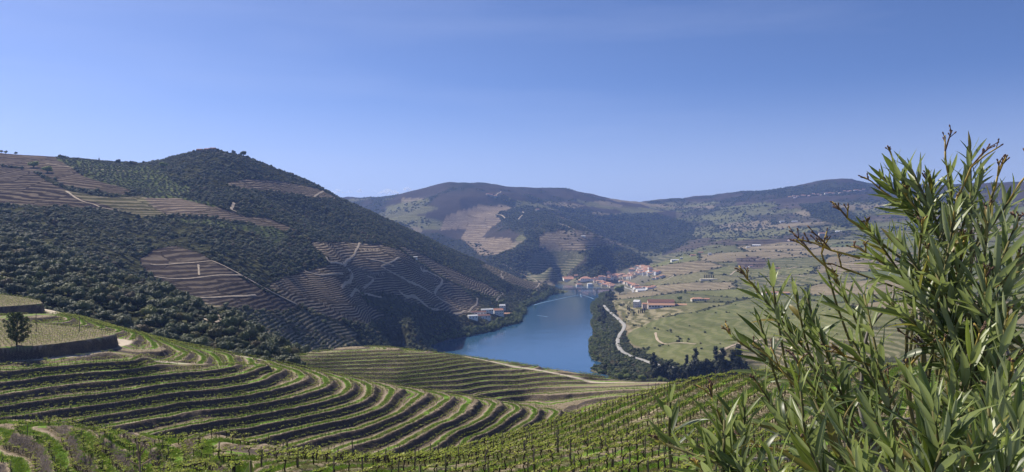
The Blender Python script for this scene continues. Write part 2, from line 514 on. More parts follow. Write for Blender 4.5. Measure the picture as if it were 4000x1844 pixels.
# ------------------------------------------------------------------ valley terrain beyond the near hill
GC = []      # u, lnY, e
def g_d(px, py, D): GC.append(((px-2000)/FPX, math.log(D), -(py-HOR)/FPX))
def g_z(px, py, z): g_d(px, py, (CAMZ-z)*FPX/(py-HOR))
for a in [(1560,1392,0),(1640,1362,0),(1690,1346,0),(1740,1330,0),(1880,1302,0),(1960,1278,0),(2027,1262,0),(2038,1238,0),(2050,1203,0),(2100,1180,0),(2135,1163,0),(2162,1149,0),(2175,1130,0),
          (2170,1112,0),(2120,1103,0),
          (2318,1290,0),(2300,1330,0),(2300,1370,0),(2312,1400,0),(2340,1435,0),(2372,1466,0),(2318,1240,0),(2306,1215,0),(2312,1185,0),(2338,1153,0),(2365,1140,0),(2400,1133,0),
          (2330,1128,0),(2260,1118,0),(2200,1113,0)]: g_z(*a)
for a in [(1720,1375),(1780,1375),(1890,1345),(1700,1400),(2050,1300),(2150,1260),(2200,1230),(2180,1300),(2180,1200),(2220,1180),(2230,1155),(2350,1450),(2260,1140),(2240,1128),(2160,1106),(2220,1400),(2050,1380),(2200,1350),(2290,1440),
          (2000,1430),(1800,1420),(2100,1470),(2250,1500),(2300,1135)]: g_z(a[0], a[1], -7)
for a in [(2385,1442,5),(2365,1418,5),(2425,1475,5),(2350,1395,5),(1900,1520,6),(2200,1560,6),(2450,1560,7),(2600,1520,8),(1600,1450,14),(1700,1480,12),
          (2480,1330,11),(2430,1290,9),(2400,1240,9),(2450,1400,8),(2550,1410,13),(2700,1380,24),(2900,1400,30),(2700,1250,34),(2900,1200,44),(2600,1172,27),(2480,1180,18),(2450,1150,10),(2560,1140,18),
          (2700,1100,44),(2900,1100,52),(3200,1200,60),(3400,1300,72),(3700,1300,78),(4000,1250,88),(2960,1440,12),(2800,1490,8),(3000,1478,14),(3100,1450,30),(3300,1440,42),
          (2200,1100,5),(2300,1110,6),(2350,1092,14),(2450,1082,24),(2400,1100,12),(2500,1052,50),(2550,1110,22),(2650,1080,50),(2450,1122,10),(2440,1040,48),(2380,1072,22),
          (3100,1300,55),(2800,1320,32),(2550,1270,22),(2520,1200,20)]: g_z(*a)
for a in [ # right-hand slopes
          (2560,1060,2950),(2650,1000,3300),(2800,950,3600),(3000,1000,2900),(3000,900,3900),(3200,950,3200),(3200,800,4800),(3400,800,4600),(3400,1000,2500),(3600,900,3200),
          (3800,1100,1700),(3800,900,2800),(3900,800,3600),(4000,738,3900),(4300,700,3700),(3700,735,4600),(3500,722,6000),(3440,728,6100),(3380,722,6200),(3330,706,6150),(3270,700,6100),(3200,712,6150),(3130,728,6200),(3000,757,6400),(2920,752,6400),(2850,758,6400),(2700,775,6500),(2560,785,6500),
          (2480,797,6400),(2400,795,6300),(2300,765,6000),(2200,743,5800),(2050,726,5500),(1960,724,5400),(1870,711,5200),(1830,722,5100),(1760,714,4900),(1680,738,4900),(1600,757,5000),(1500,775,5300),(1370,776,5600),(1200,790,5700),(900,800,5800),(300,800,5800),
          (3300,748,5500),(3100,775,5300),(2900,800,5400),(2700,810,5700),
          # central mountains
          (1900,790,4450),(1700,800,4300),(1500,820,4600),(2100,775,4900),(2300,850,4700),(2600,850,5100),(2450,900,4600),(2550,960,4300),(2610,995,3900),(2800,850,5000),(2720,930,4200),
          (2100,830,4050),(2200,872,3900),(2350,932,3700),(2450,982,3600),(2550,1022,3500),(2150,950,3500),(2150,1040,3200),(2300,1000,3350),(2350,1050,3170),(2150,1085,3080),(2100,1000,3300),
          (2000,950,3450),(1950,1000,3250),(1850,950,3600),(1800,900,4000),(1960,1055,3050),(2050,1088,3030),(1700,900,3900),(1500,900,3900),
          # left mountain: crest line
          (-400,560,1350),(0,597,1400),(170,610,1400),(340,626,1430),(500,641,1480),(620,656,1500),(660,645,1530),(720,618,1560),(780,596,1580),(830,586,1600),(900,598,1620),(960,615,1640),(1100,671,1720),(1240,729,1800),(1300,770,1850),
          (1400,815,1940),(1500,856,2020),(1600,901,2120),(1700,946,2220),(1800,988,2320),(1900,1031,2400),(2000,1073,2480),(2100,1115,2560),(2150,1128,2590),
          # behind it
          (0,700,1800),(400,720,1900),(830,720,2100),(1300,860,2350),(1600,985,2600),(1900,1080,2800),(1200,900,2800),(600,850,2800),(0,850,2800),(1600,1010,3000),
          # its face
          (-400,700,1050),(0,700,1150),(0,780,1000),(300,700,1200),(300,780,1050),(300,850,900),(600,750,1250),(600,850,1050),(600,930,950),(850,700,1380),(850,800,1200),(850,950,980),(850,1100,820),
          (1100,800,1450),(1100,950,1150),(1100,1100,950),(1100,1250,840),(1350,900,1500),(1350,1050,1200),(1350,1200,1050),(1350,1330,960),(1150,1345,820),(1600,1000,1600),(1600,1100,1400),(1600,1250,1270),
          (1600,1340,1230),(1800,1100,1800),(1800,1200,1650),(1850,1238,1590),(1950,1150,2000),(2000,1120,2250),(2030,1160,2200),(650,1200,690),(900,1250,720),(560,1000,850),(1900,1080,2150),
          # near scrub spur on the left
          (-400,900,600),(-400,1100,400),(0,900,700),(0,1000,520),(0,1100,440),(0,1185,395),(200,950,760),(200,1050,540),(200,1150,430),(400,1000,750),(400,1100,520),(400,1200,425),(550,1100,560),(600,1258,428),(700,1172,515),(800,1297,420),
          (850,1228,485),(1000,1352,430),(1080,1388,440),(1000,1302,520),(1130,1392,465),(1100,1368,540),
          # under and behind the near hill
          (0,1330,340),(0,1420,280),(500,1450,310),(1000,1470,350),(1300,1450,480),(1500,1600,380),(2000,1650,380),(2500,1700,380),(3000,1700,380),(3500,1650,380),(4000,1600,380),(1500,1470,650),(2000,1530,700),(2500,1570,660),(3000,1540,700),(3500,1480,700),(4000,1400,750),
          (1200,1410,640),(-300,1400,300),(4400,1300,800),
          (0,930,9500),(1000,930,9500),(2000,930,9500),(3000,930,9500),(4000,930,9500),(-400,930,9000),(4400,900,6500),(0,900,7000),(1000,900,7000),(2000,890,7300),(3000,900,8000),(4000,900,7000)]: g_d(*a)
GC = np.array(GC)
GP = np.stack([GC[:, 0]*1.6, GC[:, 1]], 1)
GW = tps_fit(GP, GC[:, 2:3], 1e-5)
NG, GU0, GU1 = 800, -0.80, 0.80
uG = np.linspace(GU0, GU1, NG)
lnG = np.concatenate([np.linspace(math.log(290), math.log(650), 90, endpoint=False), np.linspace(math.log(650), math.log(3600), 330, endpoint=False), np.linspace(math.log(3600), math.log(10500), 110)])
UG, LG = np.meshgrid(uG, lnG)
YG = np.exp(LG); XG = UG*YG
EG = tps_eval(GP, GW, np.stack([UG.ravel()*1.6, LG.ravel()], 1))[:, 0].reshape(UG.shape)
ZG = CAMZ + EG*YG
# relief: spurs and gullies, kept away from the shore
shore = sstep(2, 40, ZG)
far = sstep(2600, 4200, YG)
mid = sstep(600, 1200, YG)*(1-far)
wx = XG + 120*fbm(XG/700, YG/700, 3, 40); wy = YG + 120*fbm(XG/700, YG/700, 3, 44)
ridg = 1 - np.abs(fbm(wx/620, wy/620, 4, 50))*2.2
ZG = ZG + shore*(far*(26*ridg - 14 + 9*fbm(XG/170, YG/170, 4, 55)) + mid*(7*fbm(wx/210, wy/210, 4, 60) + 1.5*fbm(XG/40, YG/40, 3, 61)) + (1-far)*(1-mid)*2.0*fbm(XG/40, YG/40, 3, 62))
ZG = np.where(ZG < 0.5, np.maximum(ZG, -7.0), ZG)
PXG = 2000 + UG*FPX
PYG = HOR - (ZG-CAMZ)/YG*FPX

def gz(X, Y):
    X = np.asarray(X, float); Y = np.asarray(Y, float)
    ci = np.clip((X/np.maximum(Y, 1) - GU0)/(GU1-GU0)*(NG-1), 0, NG-1.001)
    ri = np.clip(np.interp(np.log(np.maximum(Y, 1)), lnG, np.arange(len(lnG))), 0, len(lnG)-1.001)
    c = ci.astype(int); r = ri.astype(int); fc = ci-c; fr = ri-r
    return (ZG[r, c]*(1-fc) + ZG[r, c+1]*fc)*(1-fr) + (ZG[r+1, c]*(1-fc) + ZG[r+1, c+1]*fc)*fr
def hz(X, Y):
    Y = np.asarray(Y, float)
    a = np.where(Y < 639, fz(X, np.minimum(Y, 639))[0], -999); b = np.where(Y > 291, gz(X, np.maximum(Y, 291)), -999)
    return np.maximum(a, b)
MARCH = np.concatenate([np.arange(3, 640, 0.5), np.exp(np.linspace(math.log(640), math.log(10000), 1600))])
def hit(px, py, ymin=3.0):
    """the point of the ground seen at a pixel of the photograph"""
    u = (px-2000)/FPX; e = -(py-HOR)/FPX
    ys = MARCH[MARCH > ymin]
    h = hz(u*ys, ys); r = CAMZ + e*ys
    k = np.argmax(h >= r)
    if h[k] < r[k]:
        k = int(np.argmin(r - h)); 
    y = ys[k]
    if k > 0:
        a = r[k-1]-h[k-1]; b = h[k]-r[k]
        y = ys[k-1] + (ys[k]-ys[k-1])*a/max(a+b, 1e-6)
    return Vector((u*y, y, float(hz(u*y, y))))
def visible(X, Y, Z, slack=0.0):
    """is the point seen from the camera past the terrain"""
    t = np.linspace(0.02, 0.985, 220)
    ok = np.ones(len(X), bool)
    for i in range(len(X)):
        ys = Y[i]*t; zs = CAMZ + (Z[i]-CAMZ)*t; xs = X[i]*t
        ok[i] = not np.any(hz(xs, ys) > zs + slack)
    return ok
# ------------------------------------------------------------------ near hill mesh and its soil, grass strips and banks
def near_hill_material():
    k = NM("vineyard_soil")
    T = k.attr("terrace"); zone = k.attr("zone"); tw = k.attr("width"); rc = k.attr("rows"); pth = k.attr("path")
    padt = k.attr("padtop"); padw = k.attr("padwall"); rz = k.attr("rowzone")
    P = k.pos()
    n1 = k.noise(0.9, 5, 0.6); n2 = k.noise(0.16, 4, 0.55); n3 = k.noise(4.5, 4, 0.65); nb = k.noise(0.05, 3, 0.5)
    s0 = k.math('FRACT', k.math('ADD', T, 0.45))
    s = k.math('ADD', s0, k.math('MULTIPLY', k.math('SUBTRACT', n1, 0.5), 0.10))
    soil = k.mix(n3, (0.190, 0.145, 0.102), (0.46, 0.370, 0.270))
    dry = k.mix(k.ramp(n3, 0.3, 0.7), (0.085, 0.068, 0.046), (0.235, 0.185, 0.115))
    schist = k.mix(k.ramp(n3, 0.3, 0.75), (0.045, 0.037, 0.033), (0.160, 0.128, 0.104))
    lush = k.mix(k.ramp(n3, 0.25, 0.75), (0.075, 0.150, 0.018), (0.190, 0.310, 0.045))
    dull = k.mix(k.ramp(n3, 0.25, 0.75), (0.075, 0.090, 0.028), (0.150, 0.165, 0.060))
    # tread
    def band(x, a, b, c, d): return k.math('MULTIPLY', k.ramp(x, a, b), k.ramp(x, c, d, 1, 0))
    bk = k.attr("bk")
    wob = k.math('MULTIPLY', k.math('SUBTRACT', n1, 0.5), 1.1)
    dm = k.math('ADD', k.math('MULTIPLY', k.math('SUBTRACT', s0, 0.42), tw), wob)
    outer = k.ramp(k.math('ABSOLUTE', dm), 0.85, 1.25, 1, 0)
    tracks = k.math('MULTIPLY', k.ramp(k.math('ABSOLUTE', dm), 0.7, 0.95), k.ramp(k.math('ABSOLUTE', dm), 1.5, 2.0, 1, 0))
    wide = k.ramp(tw, 8.5, 10.5)
    dm2 = k.math('ADD', k.math('MULTIPLY', k.math('SUBTRACT', s0, 0.10), tw), wob)
    inner = k.math('MULTIPLY', k.ramp(k.math('ABSOLUTE', dm2), 0.5, 0.8, 1, 0), wide)
    patch = k.ramp(nb, 0.30, 0.48)
    lushf = k.math('MULTIPLY', k.math('MAXIMUM', outer, inner), k.ramp(n2, 0.22, 0.42, 0.55, 1.0))
    bits = k.math('MULTIPLY', k.ramp(n1, 0.50, 0.62), 0.65)
    tread = k.mix(bits, k.mix(0.45, soil, dry), dull)
    tread = k.mix(k.math('MULTIPLY', tracks, 0.9), tread, soil)
    tread = k.mix(band(s, 0.0, 0.03, 0.09, 0.16), tread, dry)
    tread = k.mix(lushf, tread, k.mix(patch, dull, lush))
    ec = k.math('MULTIPLY', k.math('SUBTRACT', bk, s0), tw)
    tread = k.mix(k.ramp(ec, 0.25, 0.8, 0.9, 0), tread, k.mix(k.ramp(n1, 0.4, 0.6), dry, soil))
    bank = k.mix(k.ramp(n1, 0.55, 0.75), schist, dry)
    bank = k.mix(k.math('MULTIPLY', k.ramp(n2, 0.52, 0.72), 0.5), bank, dry)
    terr = k.mix(k.ramp(ec, -0.25, 0.05, 1, 0), tread, bank)
    # slope with rows
    r = k.math('FRACT', k.math('ADD', rc, k.math('MULTIPLY', k.math('SUBTRACT', n1, 0.5), 0.16)))
    gs = band(r, 0.24, 0.32, 0.66, 0.74)
    rows = k.mix(k.ramp(n1, 0.42, 0.60), k.mix(0.45, soil, dry), dull)
    rows = k.mix(k.math('MULTIPLY', gs, k.ramp(nb, 0.34, 0.50)), rows, lush)
    rows = k.mix(band(r, 0.70, 0.74, 0.80, 0.86), rows, soil)
    base = k.mix(rz, terr, rows)
    padc = k.mix(k.ramp(n1, 0.40, 0.62), k.mix(0.6, dry, soil), dull)
    base = k.mix(padt, base, padc)
    base = k.mix(padw, base, k.mix(k.ramp(n2, 0.45, 0.7), schist, dry))
    road = k.mix(n3, (0.42, 0.35, 0.27), (0.60, 0.52, 0.42))
    base = k.mix(pth, base, road)
    k.color(base)
    hgt = k.math('ADD', k.math('MULTIPLY', n3, 0.12), k.math('MULTIPLY', n1, 0.35))
    k.bump(hgt, 1.0, 0.9)
    k.b.inputs["Roughness"].default_value = 1.0
    k.b.inputs["Specular IOR Level"].default_value = 0.05
    return k.m
me = mesh_np("vineyard_hill", np.stack([XF, YF, ZF], -1).reshape(-1, 3), grid_faces(*XF.shape), near_hill_material())
for nm, A in (("terrace", TS), ("zone", zone), ("width", TW), ("bk", BK), ("rows", RC), ("path", path*(1-padwall)*(1-padtop)), ("padtop", padtop*(1-path)), ("padwall", padwall), ("rowzone", np.maximum(rowzone, flat*0.0))):
    attr(me, nm, A)
tag(link("vineyard_hill_ground", me), kind="structure")

# ------------------------------------------------------------------ valley terrain: land cover
cover = np.zeros(XG.shape + (3,)); cover[:] = (0.060, 0.060, 0.030)
terr = np.zeros(XG.shape); forest = np.zeros(XG.shape); olive = np.zeros(XG.shape)
jx = PXG + (6*fbm(XG/30, YG/30, 3, 70) + 4*fbm(XG/9, YG/9, 2, 72)) * np.clip(900/YG, 0.3, 1.5)
jy = PYG + (3*fbm(XG/30, YG/30, 3, 73)) * np.clip(900/YG, 0.3, 1.5)
isL = (YG < 2720) & ~((PXG > 2176) | ((PXG > 2040) & (YG < 1500)))      # the left mountain side of the river
isR = (YG < 3300) & (PXG > 2180)
farz = ~isL & ~isR
# plots on the far slopes: patches stretched along the contour
def cells(X, Y, sx, sy, seed):
    gx = X/sx; gy = Y/sy
    bx = np.floor(gx); by = np.floor(gy); best = np.full(X.shape, 9e9); idv = np.zeros(X.shape); sec = np.full(X.shape, 9e9)
    for i in (-1, 0, 1):
        for j in (-1, 0, 1):
            cx = bx+i; cyy = by+j
            px = cx + 0.15 + 0.7*_hash(cx, cyy, seed); py = cyy + 0.15 + 0.7*_hash(cx, cyy, seed+1)
            d = (gx-px)**2 + (gy-py)**2
            m = d < best
            sec = np.where(m, best, np.minimum(sec, d)); best = np.where(m, d, best); idv = np.where(m, _hash(cx, cyy, seed+2), idv)
    return idv, np.sqrt(sec) - np.sqrt(best)
wxx = XG + 40*fbm(XG/200, YG/200, 3, 80); zyy = YG*0.55 + ZG*3.2 + 40*fbm(XG/160, YG/160, 3, 81)
cid, cedge = cells(wxx, zyy, 240, 190, 90)
pal = np.array([(0.140,0.140,0.066),(0.190,0.158,0.098),(0.105,0.124,0.050),(0.155,0.148,0.076),(0.118,0.130,0.054),(0.215,0.180,0.115),(0.110,0.116,0.056),(0.135,0.142,0.060)])
pc = pal[(cid*7.99).astype(int)]
cover[isR] = pc[isR]; terr[isR] = (0.08 + 0.36*((cid*37) % 1)**2.5)[isR]
purple = np.array((0.060, 0.050, 0.042)); scrub = np.array((0.036, 0.038, 0.026))
nf = fbm(XG/300, YG/300, 4, 95)
fm = sstep(-0.15, 0.15, nf + 0.25*fbm(XG/70, YG/70, 3, 96))
cover[farz] = (purple*(1-fm[..., None]) + scrub*fm[..., None])[farz]
rs = farz & (PXG > 2640) & (PYG > 790)
mixp = sstep(0.35, 0.60, cid)[..., None]
cover[rs] = (cover*(1-mixp) + (pc*0.95)*mixp)[rs]; terr[rs] = 0.25
cm = farz & (PXG < 2640) & (cid > 0.62) & (PYG > 775)
cover[cm] = (pc*0.85)[cm]; terr[cm] = 0.35
hedge = (isR | rs) & (cedge < 0.05)
cover[hedge] = (0.045, 0.052, 0.026)
def paint(poly, col, t=0.0, f=0.0, o=0.0, zsel=None, soft=False):
    m = in_poly(jx, jy, poly)
    if zsel is not None: m &= zsel
    cover[m] = col; terr[m] = t; forest[m] = f; olive[m] = o
FOR = (0.060, 0.062, 0.032)
cover[isL] = FOR; forest[isL] = 1.0
BR = (0.066, 0.050, 0.040); TAN = (0.068, 0.052, 0.042); GRN = (0.085, 0.115, 0.036); GB = (0.110, 0.105, 0.052)
L = isL
paint([(-400,580),(0,594),(230,612),(270,650),(330,690),(480,705),(540,735),(480,760),(260,730),(190,690),(60,650),(-400,640)], TAN, 0.42, 0, 0, L)
paint([(-400,640),(0,650),(120,665),(190,710),(260,745),(420,800),(640,828),(330,812),(130,806),(0,795),(-400,780)], (0.046,0.036,0.032), 0.42, 0, 0, L)
paint([(215,617),(340,622),(480,636),(620,650),(690,715),(760,735),(740,745),(700,768),(540,750),(490,735),(330,690),(290,660)], GRN, 0.3, 0, 1.0, L)
paint([(255,745),(420,768),(560,765),(590,800),(640,835),(560,850),(480,830),(400,795),(330,780)], GB, 0.5, 0, 0, L)
paint([(540,748),(700,768),(820,790),(900,830),(760,800),(570,775)], GRN, 0.2, 0, 1.0, L)
paint([(562,772),(700,775),(810,800),(905,825),(1000,865),(930,868),(800,845),(650,838),(600,812)], (0.118,0.092,0.076), 0.6, 0, 0, L)
paint([(960,845),(1040,850),(1150,895),(1100,900),(1010,885)], (0.115,0.088,0.064), 0.5, 0, 0, L)
paint([(640,850),(800,855),(930,872),(1060,885),(1130,920),(1080,960),(960,900),(800,880)], GRN, 0.3, 0, 0.8, L)
paint([(545,1010),(600,975),(690,958),(790,990),(850,1030),(960,1095),(1060,1150),(1170,1195),(1100,1220),(960,1205),(860,1195),(760,1175),(650,1110),(570,1060)], (0.050,0.040,0.036), 0.34, 0, 0, L)
paint([(650,1110),(760,1175),(860,1195),(880,1240),(800,1215),(700,1160)], (0.16,0.14,0.07), 0.9, 0, 0, L)
paint([(1210,945),(1350,945),(1480,955),(1560,975),(1640,1030),(1720,1085),(1800,1120),(1880,1170),(1900,1190),(1840,1222),(1790,1232),(1700,1205),(1600,1175),(1500,1140),(1400,1145),(1440,1190),(1500,1235),(1440,1265),(1330,1250),(1220,1215),(1130,1170),(1040,1120),(1100,1085),(1200,1060),(1290,1035),(1280,1000),(1230,970)], (0.092,0.072,0.054), 1.0, 0, 0, L)
paint([(1530,945),(1640,990),(1760,1050),(1900,1110),(1970,1150),(1920,1160),(1820,1125),(1720,1075),(1630,1015)], (0.080,0.064,0.046), 1.0, 0, 0, L)
paint([(1875,1035),(1930,1020),(2010,1060),(2120,1110),(2100,1135),(2030,1120),(1960,1090)], (0.100,0.086,0.054), 0.5, 0, 0, L)
paint([(880,715),(960,700),(1080,705),(1240,735),(1320,775),(1230,770),(1060,745),(940,735)], BR, 1.0, 0, 0, L)
paint([(960,1215),(1080,1220),(1180,1215),(1330,1265),(1400,1300),(1380,1345),(1250,1365),(1130,1375),(1050,1310)], (0.070,0.086,0.030), 1.0, 0.25, 0, L)
paint([(1780,1100),(1900,1170),(2000,1130),(2060,1150),(1960,1210),(1880,1200)], (0.075,0.085,0.035), 0.4, 0.6, 0, L)
# central mountains
F_ = farz
paint([(1740,845),(1880,800),(1990,805),(2010,840),(1930,880),(1880,930),(1990,930),(2010,960),(1960,990),(1880,1000),(1800,930),(1830,890),(1720,900)], (0.215,0.165,0.112), 0.5, 0, 0, F_)
paint([(1930,835),(2060,800),(2160,840),(2260,880),(2180,905),(2180,960),(2070,990),(2090,1040),(2040,1090),(1950,1070),(1900,1010),(2000,975),(2060,930),(2000,900)], FOR, 0, 1.0, 0, F_)
paint([(2110,915),(2180,900),(2300,905),(2400,940),(2440,960),(2300,978),(2200,975),(2100,965)], (0.140,0.112,0.072), 0.6, 0, 0, F_)
paint([(2080,985),(2260,980),(2290,1015),(2230,1050),(2210,1090),(2060,1100),(2050,1060)], (0.090,0.100,0.044), 0.5, 0, 0, F_)
paint([(2260,985),(2400,952),(2480,985),(2545,1020),(2510,1060),(2430,1070),(2390,1060),(2300,1085),(2220,1085),(2240,1050),(2300,1015)], FOR, 0, 1.0, 0, F_ | isR)
paint([(2150,800),(2350,840),(2560,830),(2720,880),(2700,930),(2640,975),(2560,990),(2470,965),(2380,925),(2250,870)], (0.050,0.054,0.032), 0, 0.5, 0, F_)
paint([(2990,740),(3230,715),(3470,720),(3300,765),(3100,765),(2900,760)], (0.055,0.058,0.032), 0, 0.3, 0, F_)
paint([(3120,800),(3230,790),(3330,830),(3400,880),(3300,890),(3180,850)], (0.050,0.055,0.028), 0, 0.6, 0)
paint([(2875,1010),(2960,1000),(3000,1015),(2980,1050),(2890,1050)], (0.075,0.058,0.052), 0.3, 0, 0)
# right bank: vineyard flats
paint([(2440,1320),(2480,1280),(2600,1240),(2760,1210),(3000,1200),(3400,1210),(3400,1330),(3000,1370),(2860,1360),(2800,1380),(2700,1400),(2560,1370),(2480,1350)], (0.128,0.140,0.056), 0.16, 0, 0, isR)
paint([(2800,1380),(2870,1340),(3000,1320),(3400,1330),(3400,1460),(2900,1420)], (0.105,0.100,0.050), 0.55, 0, 0, isR)
paint([(2380,1165),(2480,1180),(2600,1200),(2700,1210),(2560,1250),(2470,1290),(2430,1240)], (0.155,0.150,0.068), 0.6, 0, 0, isR)
# road of the far bank with its trees
paint([(2318,1130),(2400,1140),(2390,1180),(2410,1230),(2440,1300),(2470,1360),(2560,1400),(2680,1430),(2900,1420),(3000,1480),(2700,1520),(2380,1480),(2290,1400),(2290,1330),(2310,1250)], (0.062,0.068,0.030), 0, 0.9, 0, isR)
# village ground
vil = in_poly(jx, jy, [(2190,1108),(2300,1085),(2400,1060),(2490,1040),(2560,1055),(2560,1085),(2480,1130),(2440,1150),(2330,1132)])
cover[vil] = (0.15, 0.14, 0.10); forest[vil] = 0; terr[vil] = 0
bed = ZG < 1.0
cover[bed] = (0.09, 0.085, 0.06); forest[bed] = 0; terr[bed] = 0; olive[bed] = 0
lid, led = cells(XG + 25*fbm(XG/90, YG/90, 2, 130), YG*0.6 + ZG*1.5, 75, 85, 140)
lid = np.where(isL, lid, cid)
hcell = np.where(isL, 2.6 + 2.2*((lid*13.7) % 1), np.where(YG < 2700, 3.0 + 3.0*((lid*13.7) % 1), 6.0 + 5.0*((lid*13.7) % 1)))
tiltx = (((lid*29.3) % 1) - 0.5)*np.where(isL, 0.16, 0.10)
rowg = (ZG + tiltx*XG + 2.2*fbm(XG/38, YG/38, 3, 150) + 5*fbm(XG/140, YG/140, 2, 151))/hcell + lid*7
lvar = 0.78 + 0.5*((lid*51.7) % 1)
cover = np.where((isL & (terr > 0.3))[..., None], cover*lvar[..., None], cover)
pedge = np.where(isL, led, 1.0)
pe = (isL & (terr > 0.5) & (led < 0.035))
cover[pe] = (0.15, 0.122, 0.082); terr[pe] *= 0.2
var = 1 + 0.22*fbm(XG/60, YG/60, 4, 100)
cover *= var[..., None]

def valley_material():
    k = NM("valley_ground")
    c = k.attr("cover", "Color"); t = k.attr("terr"); f = k.attr("forest")
    sep = k.new("ShaderNodeSeparateXYZ"); k.l.new(k.pos(), sep.inputs[0])
    n1 = k.noise(0.012, 5, 0.6); n2 = k.noise(0.09, 5, 0.65); n3 = k.noise(0.5, 3, 0.6)
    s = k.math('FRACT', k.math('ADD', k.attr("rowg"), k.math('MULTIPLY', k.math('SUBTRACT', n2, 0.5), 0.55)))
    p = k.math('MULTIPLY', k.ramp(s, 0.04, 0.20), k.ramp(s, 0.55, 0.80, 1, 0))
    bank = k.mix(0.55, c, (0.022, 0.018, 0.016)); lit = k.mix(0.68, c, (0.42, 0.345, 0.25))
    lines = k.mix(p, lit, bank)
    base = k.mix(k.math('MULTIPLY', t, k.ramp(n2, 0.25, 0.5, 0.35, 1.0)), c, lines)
    shade = k.mix(n2, (0.52, 0.52, 0.52), (1.40, 1.40, 1.40))
    base = k.mix(1.0, base, shade, 'MULTIPLY')
    vor = k.new("ShaderNodeTexVoronoi"); vor.inputs["Scale"].default_value = 0.085; k.l.new(k.pos(), vor.inputs["Vector"])
    clump = k.ramp(vor.outputs["Distance"], 0.1, 0.75, 1.25, 0.45)
    cl = k.new("ShaderNodeCombineColor"); [k.l.new(clump, cl.inputs[i]) for i in range(3)]
    base = k.mix(f, base, k.mix(1.0, base, cl.outputs[0], 'MULTIPLY'))
    k.color(base)
    h = k.math('ADD', k.math('MULTIPLY', n2, 2.2), k.math('MULTIPLY', k.math('MULTIPLY', p, t), -1.2))
    h = k.math('ADD', h, k.math('MULTIPLY', k.math('MULTIPLY', clump, f), 4.0))
    k.bump(h, 0.8, 1.0)
    k.b.inputs["Roughness"].default_value = 1.0; k.b.inputs["Specular IOR Level"].default_value = 0.0
    return k.m
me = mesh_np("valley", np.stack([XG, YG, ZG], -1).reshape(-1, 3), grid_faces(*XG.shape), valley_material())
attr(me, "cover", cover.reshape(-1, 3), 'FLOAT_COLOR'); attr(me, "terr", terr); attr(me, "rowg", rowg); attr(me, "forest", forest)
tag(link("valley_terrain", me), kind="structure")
# coarse outer ground so that the land goes on to the horizon on every side
def outer_ground():
    rr = np.array([7000, 9000, 12000, 18000, 30000, 60000.0]); aa = np.linspace(0, 2*math.pi, 97)[:-1]
    V = []; 
    for r_ in rr:
        for a in aa:
            x = r_*math.sin(a); y = r_*math.cos(a)
            V.append((x, y, -30 if r_ < 8000 else 40 + 60*math.sin(5*a)))
    F = []
    n = len(aa)
    for i in range(len(rr)-1):
        for j in range(n): F.append((i*n+j, i*n+(j+1) % n, (i+1)*n+(j+1) % n, (i+1)*n+j))
    k = NM("far_hills"); nn = k.noise(0.001, 5, 0.6); k.color(k.mix(nn, (0.07, 0.065, 0.04), (0.15, 0.13, 0.08)))
    tag(link("distant_hills", mesh_np("distant_hills", V, F, k.m)), kind="structure")
outer_ground()

# ------------------------------------------------------------------ river
def water():
    k = NM("river_water")
    k.color((0.028, 0.088, 0.170))
    k.b.inputs["Roughness"].default_value = 0.06
    k.b.inputs["Specular IOR Level"].default_value = 0.5
    k.b.inputs["IOR"].default_value = 1.333
    mp = k.new("ShaderNodeMapping"); mp.inputs["Scale"].default_value = (1, 0.55, 1); k.l.new(k.pos(), mp.inputs[0])
    n = k.noise(0.35, 4, 0.6, mp.outputs[0]); n2 = k.noise(0.03, 4, 0.6, mp.outputs[0])
    k.bump(k.math('ADD', k.math('MULTIPLY', n, 0.35), k.math('MULTIPLY', n2, 1.0)), 0.40, 0.7)
    V = [(-900,800,0),(1200,800,0),(1600,3600,0),(-200,3600,0)]
    return tag(link("river_water", mesh_np("river", V, [(0,1,2,3)], k.m)), kind="structure")
water()
# ------------------------------------------------------------------ what the camera can see of the ground (with some slack for a step aside)
def vis_masks():
    eF = (ZF-CAMZ)/YF
    cmF = np.maximum.accumulate(eF, axis=0)
    vF = eF >= np.vstack([np.full((1, NU), -9), cmF[:-1]]) - 2.2/YF
    eG = (ZG-CAMZ)/YG
    topF = np.interp(uG, uF, cmF[-1])
    cmG = np.maximum.accumulate(eG, axis=0)
    prev = np.maximum(np.vstack([np.full((1, NG), -9), cmG[:-1]]), topF[None])
    vG = eG >= prev - 9.0/YG
    vGs = eG + 2.5/YG >= prev
    return vF, vG, vGs
VF, VG, VGS = vis_masks()

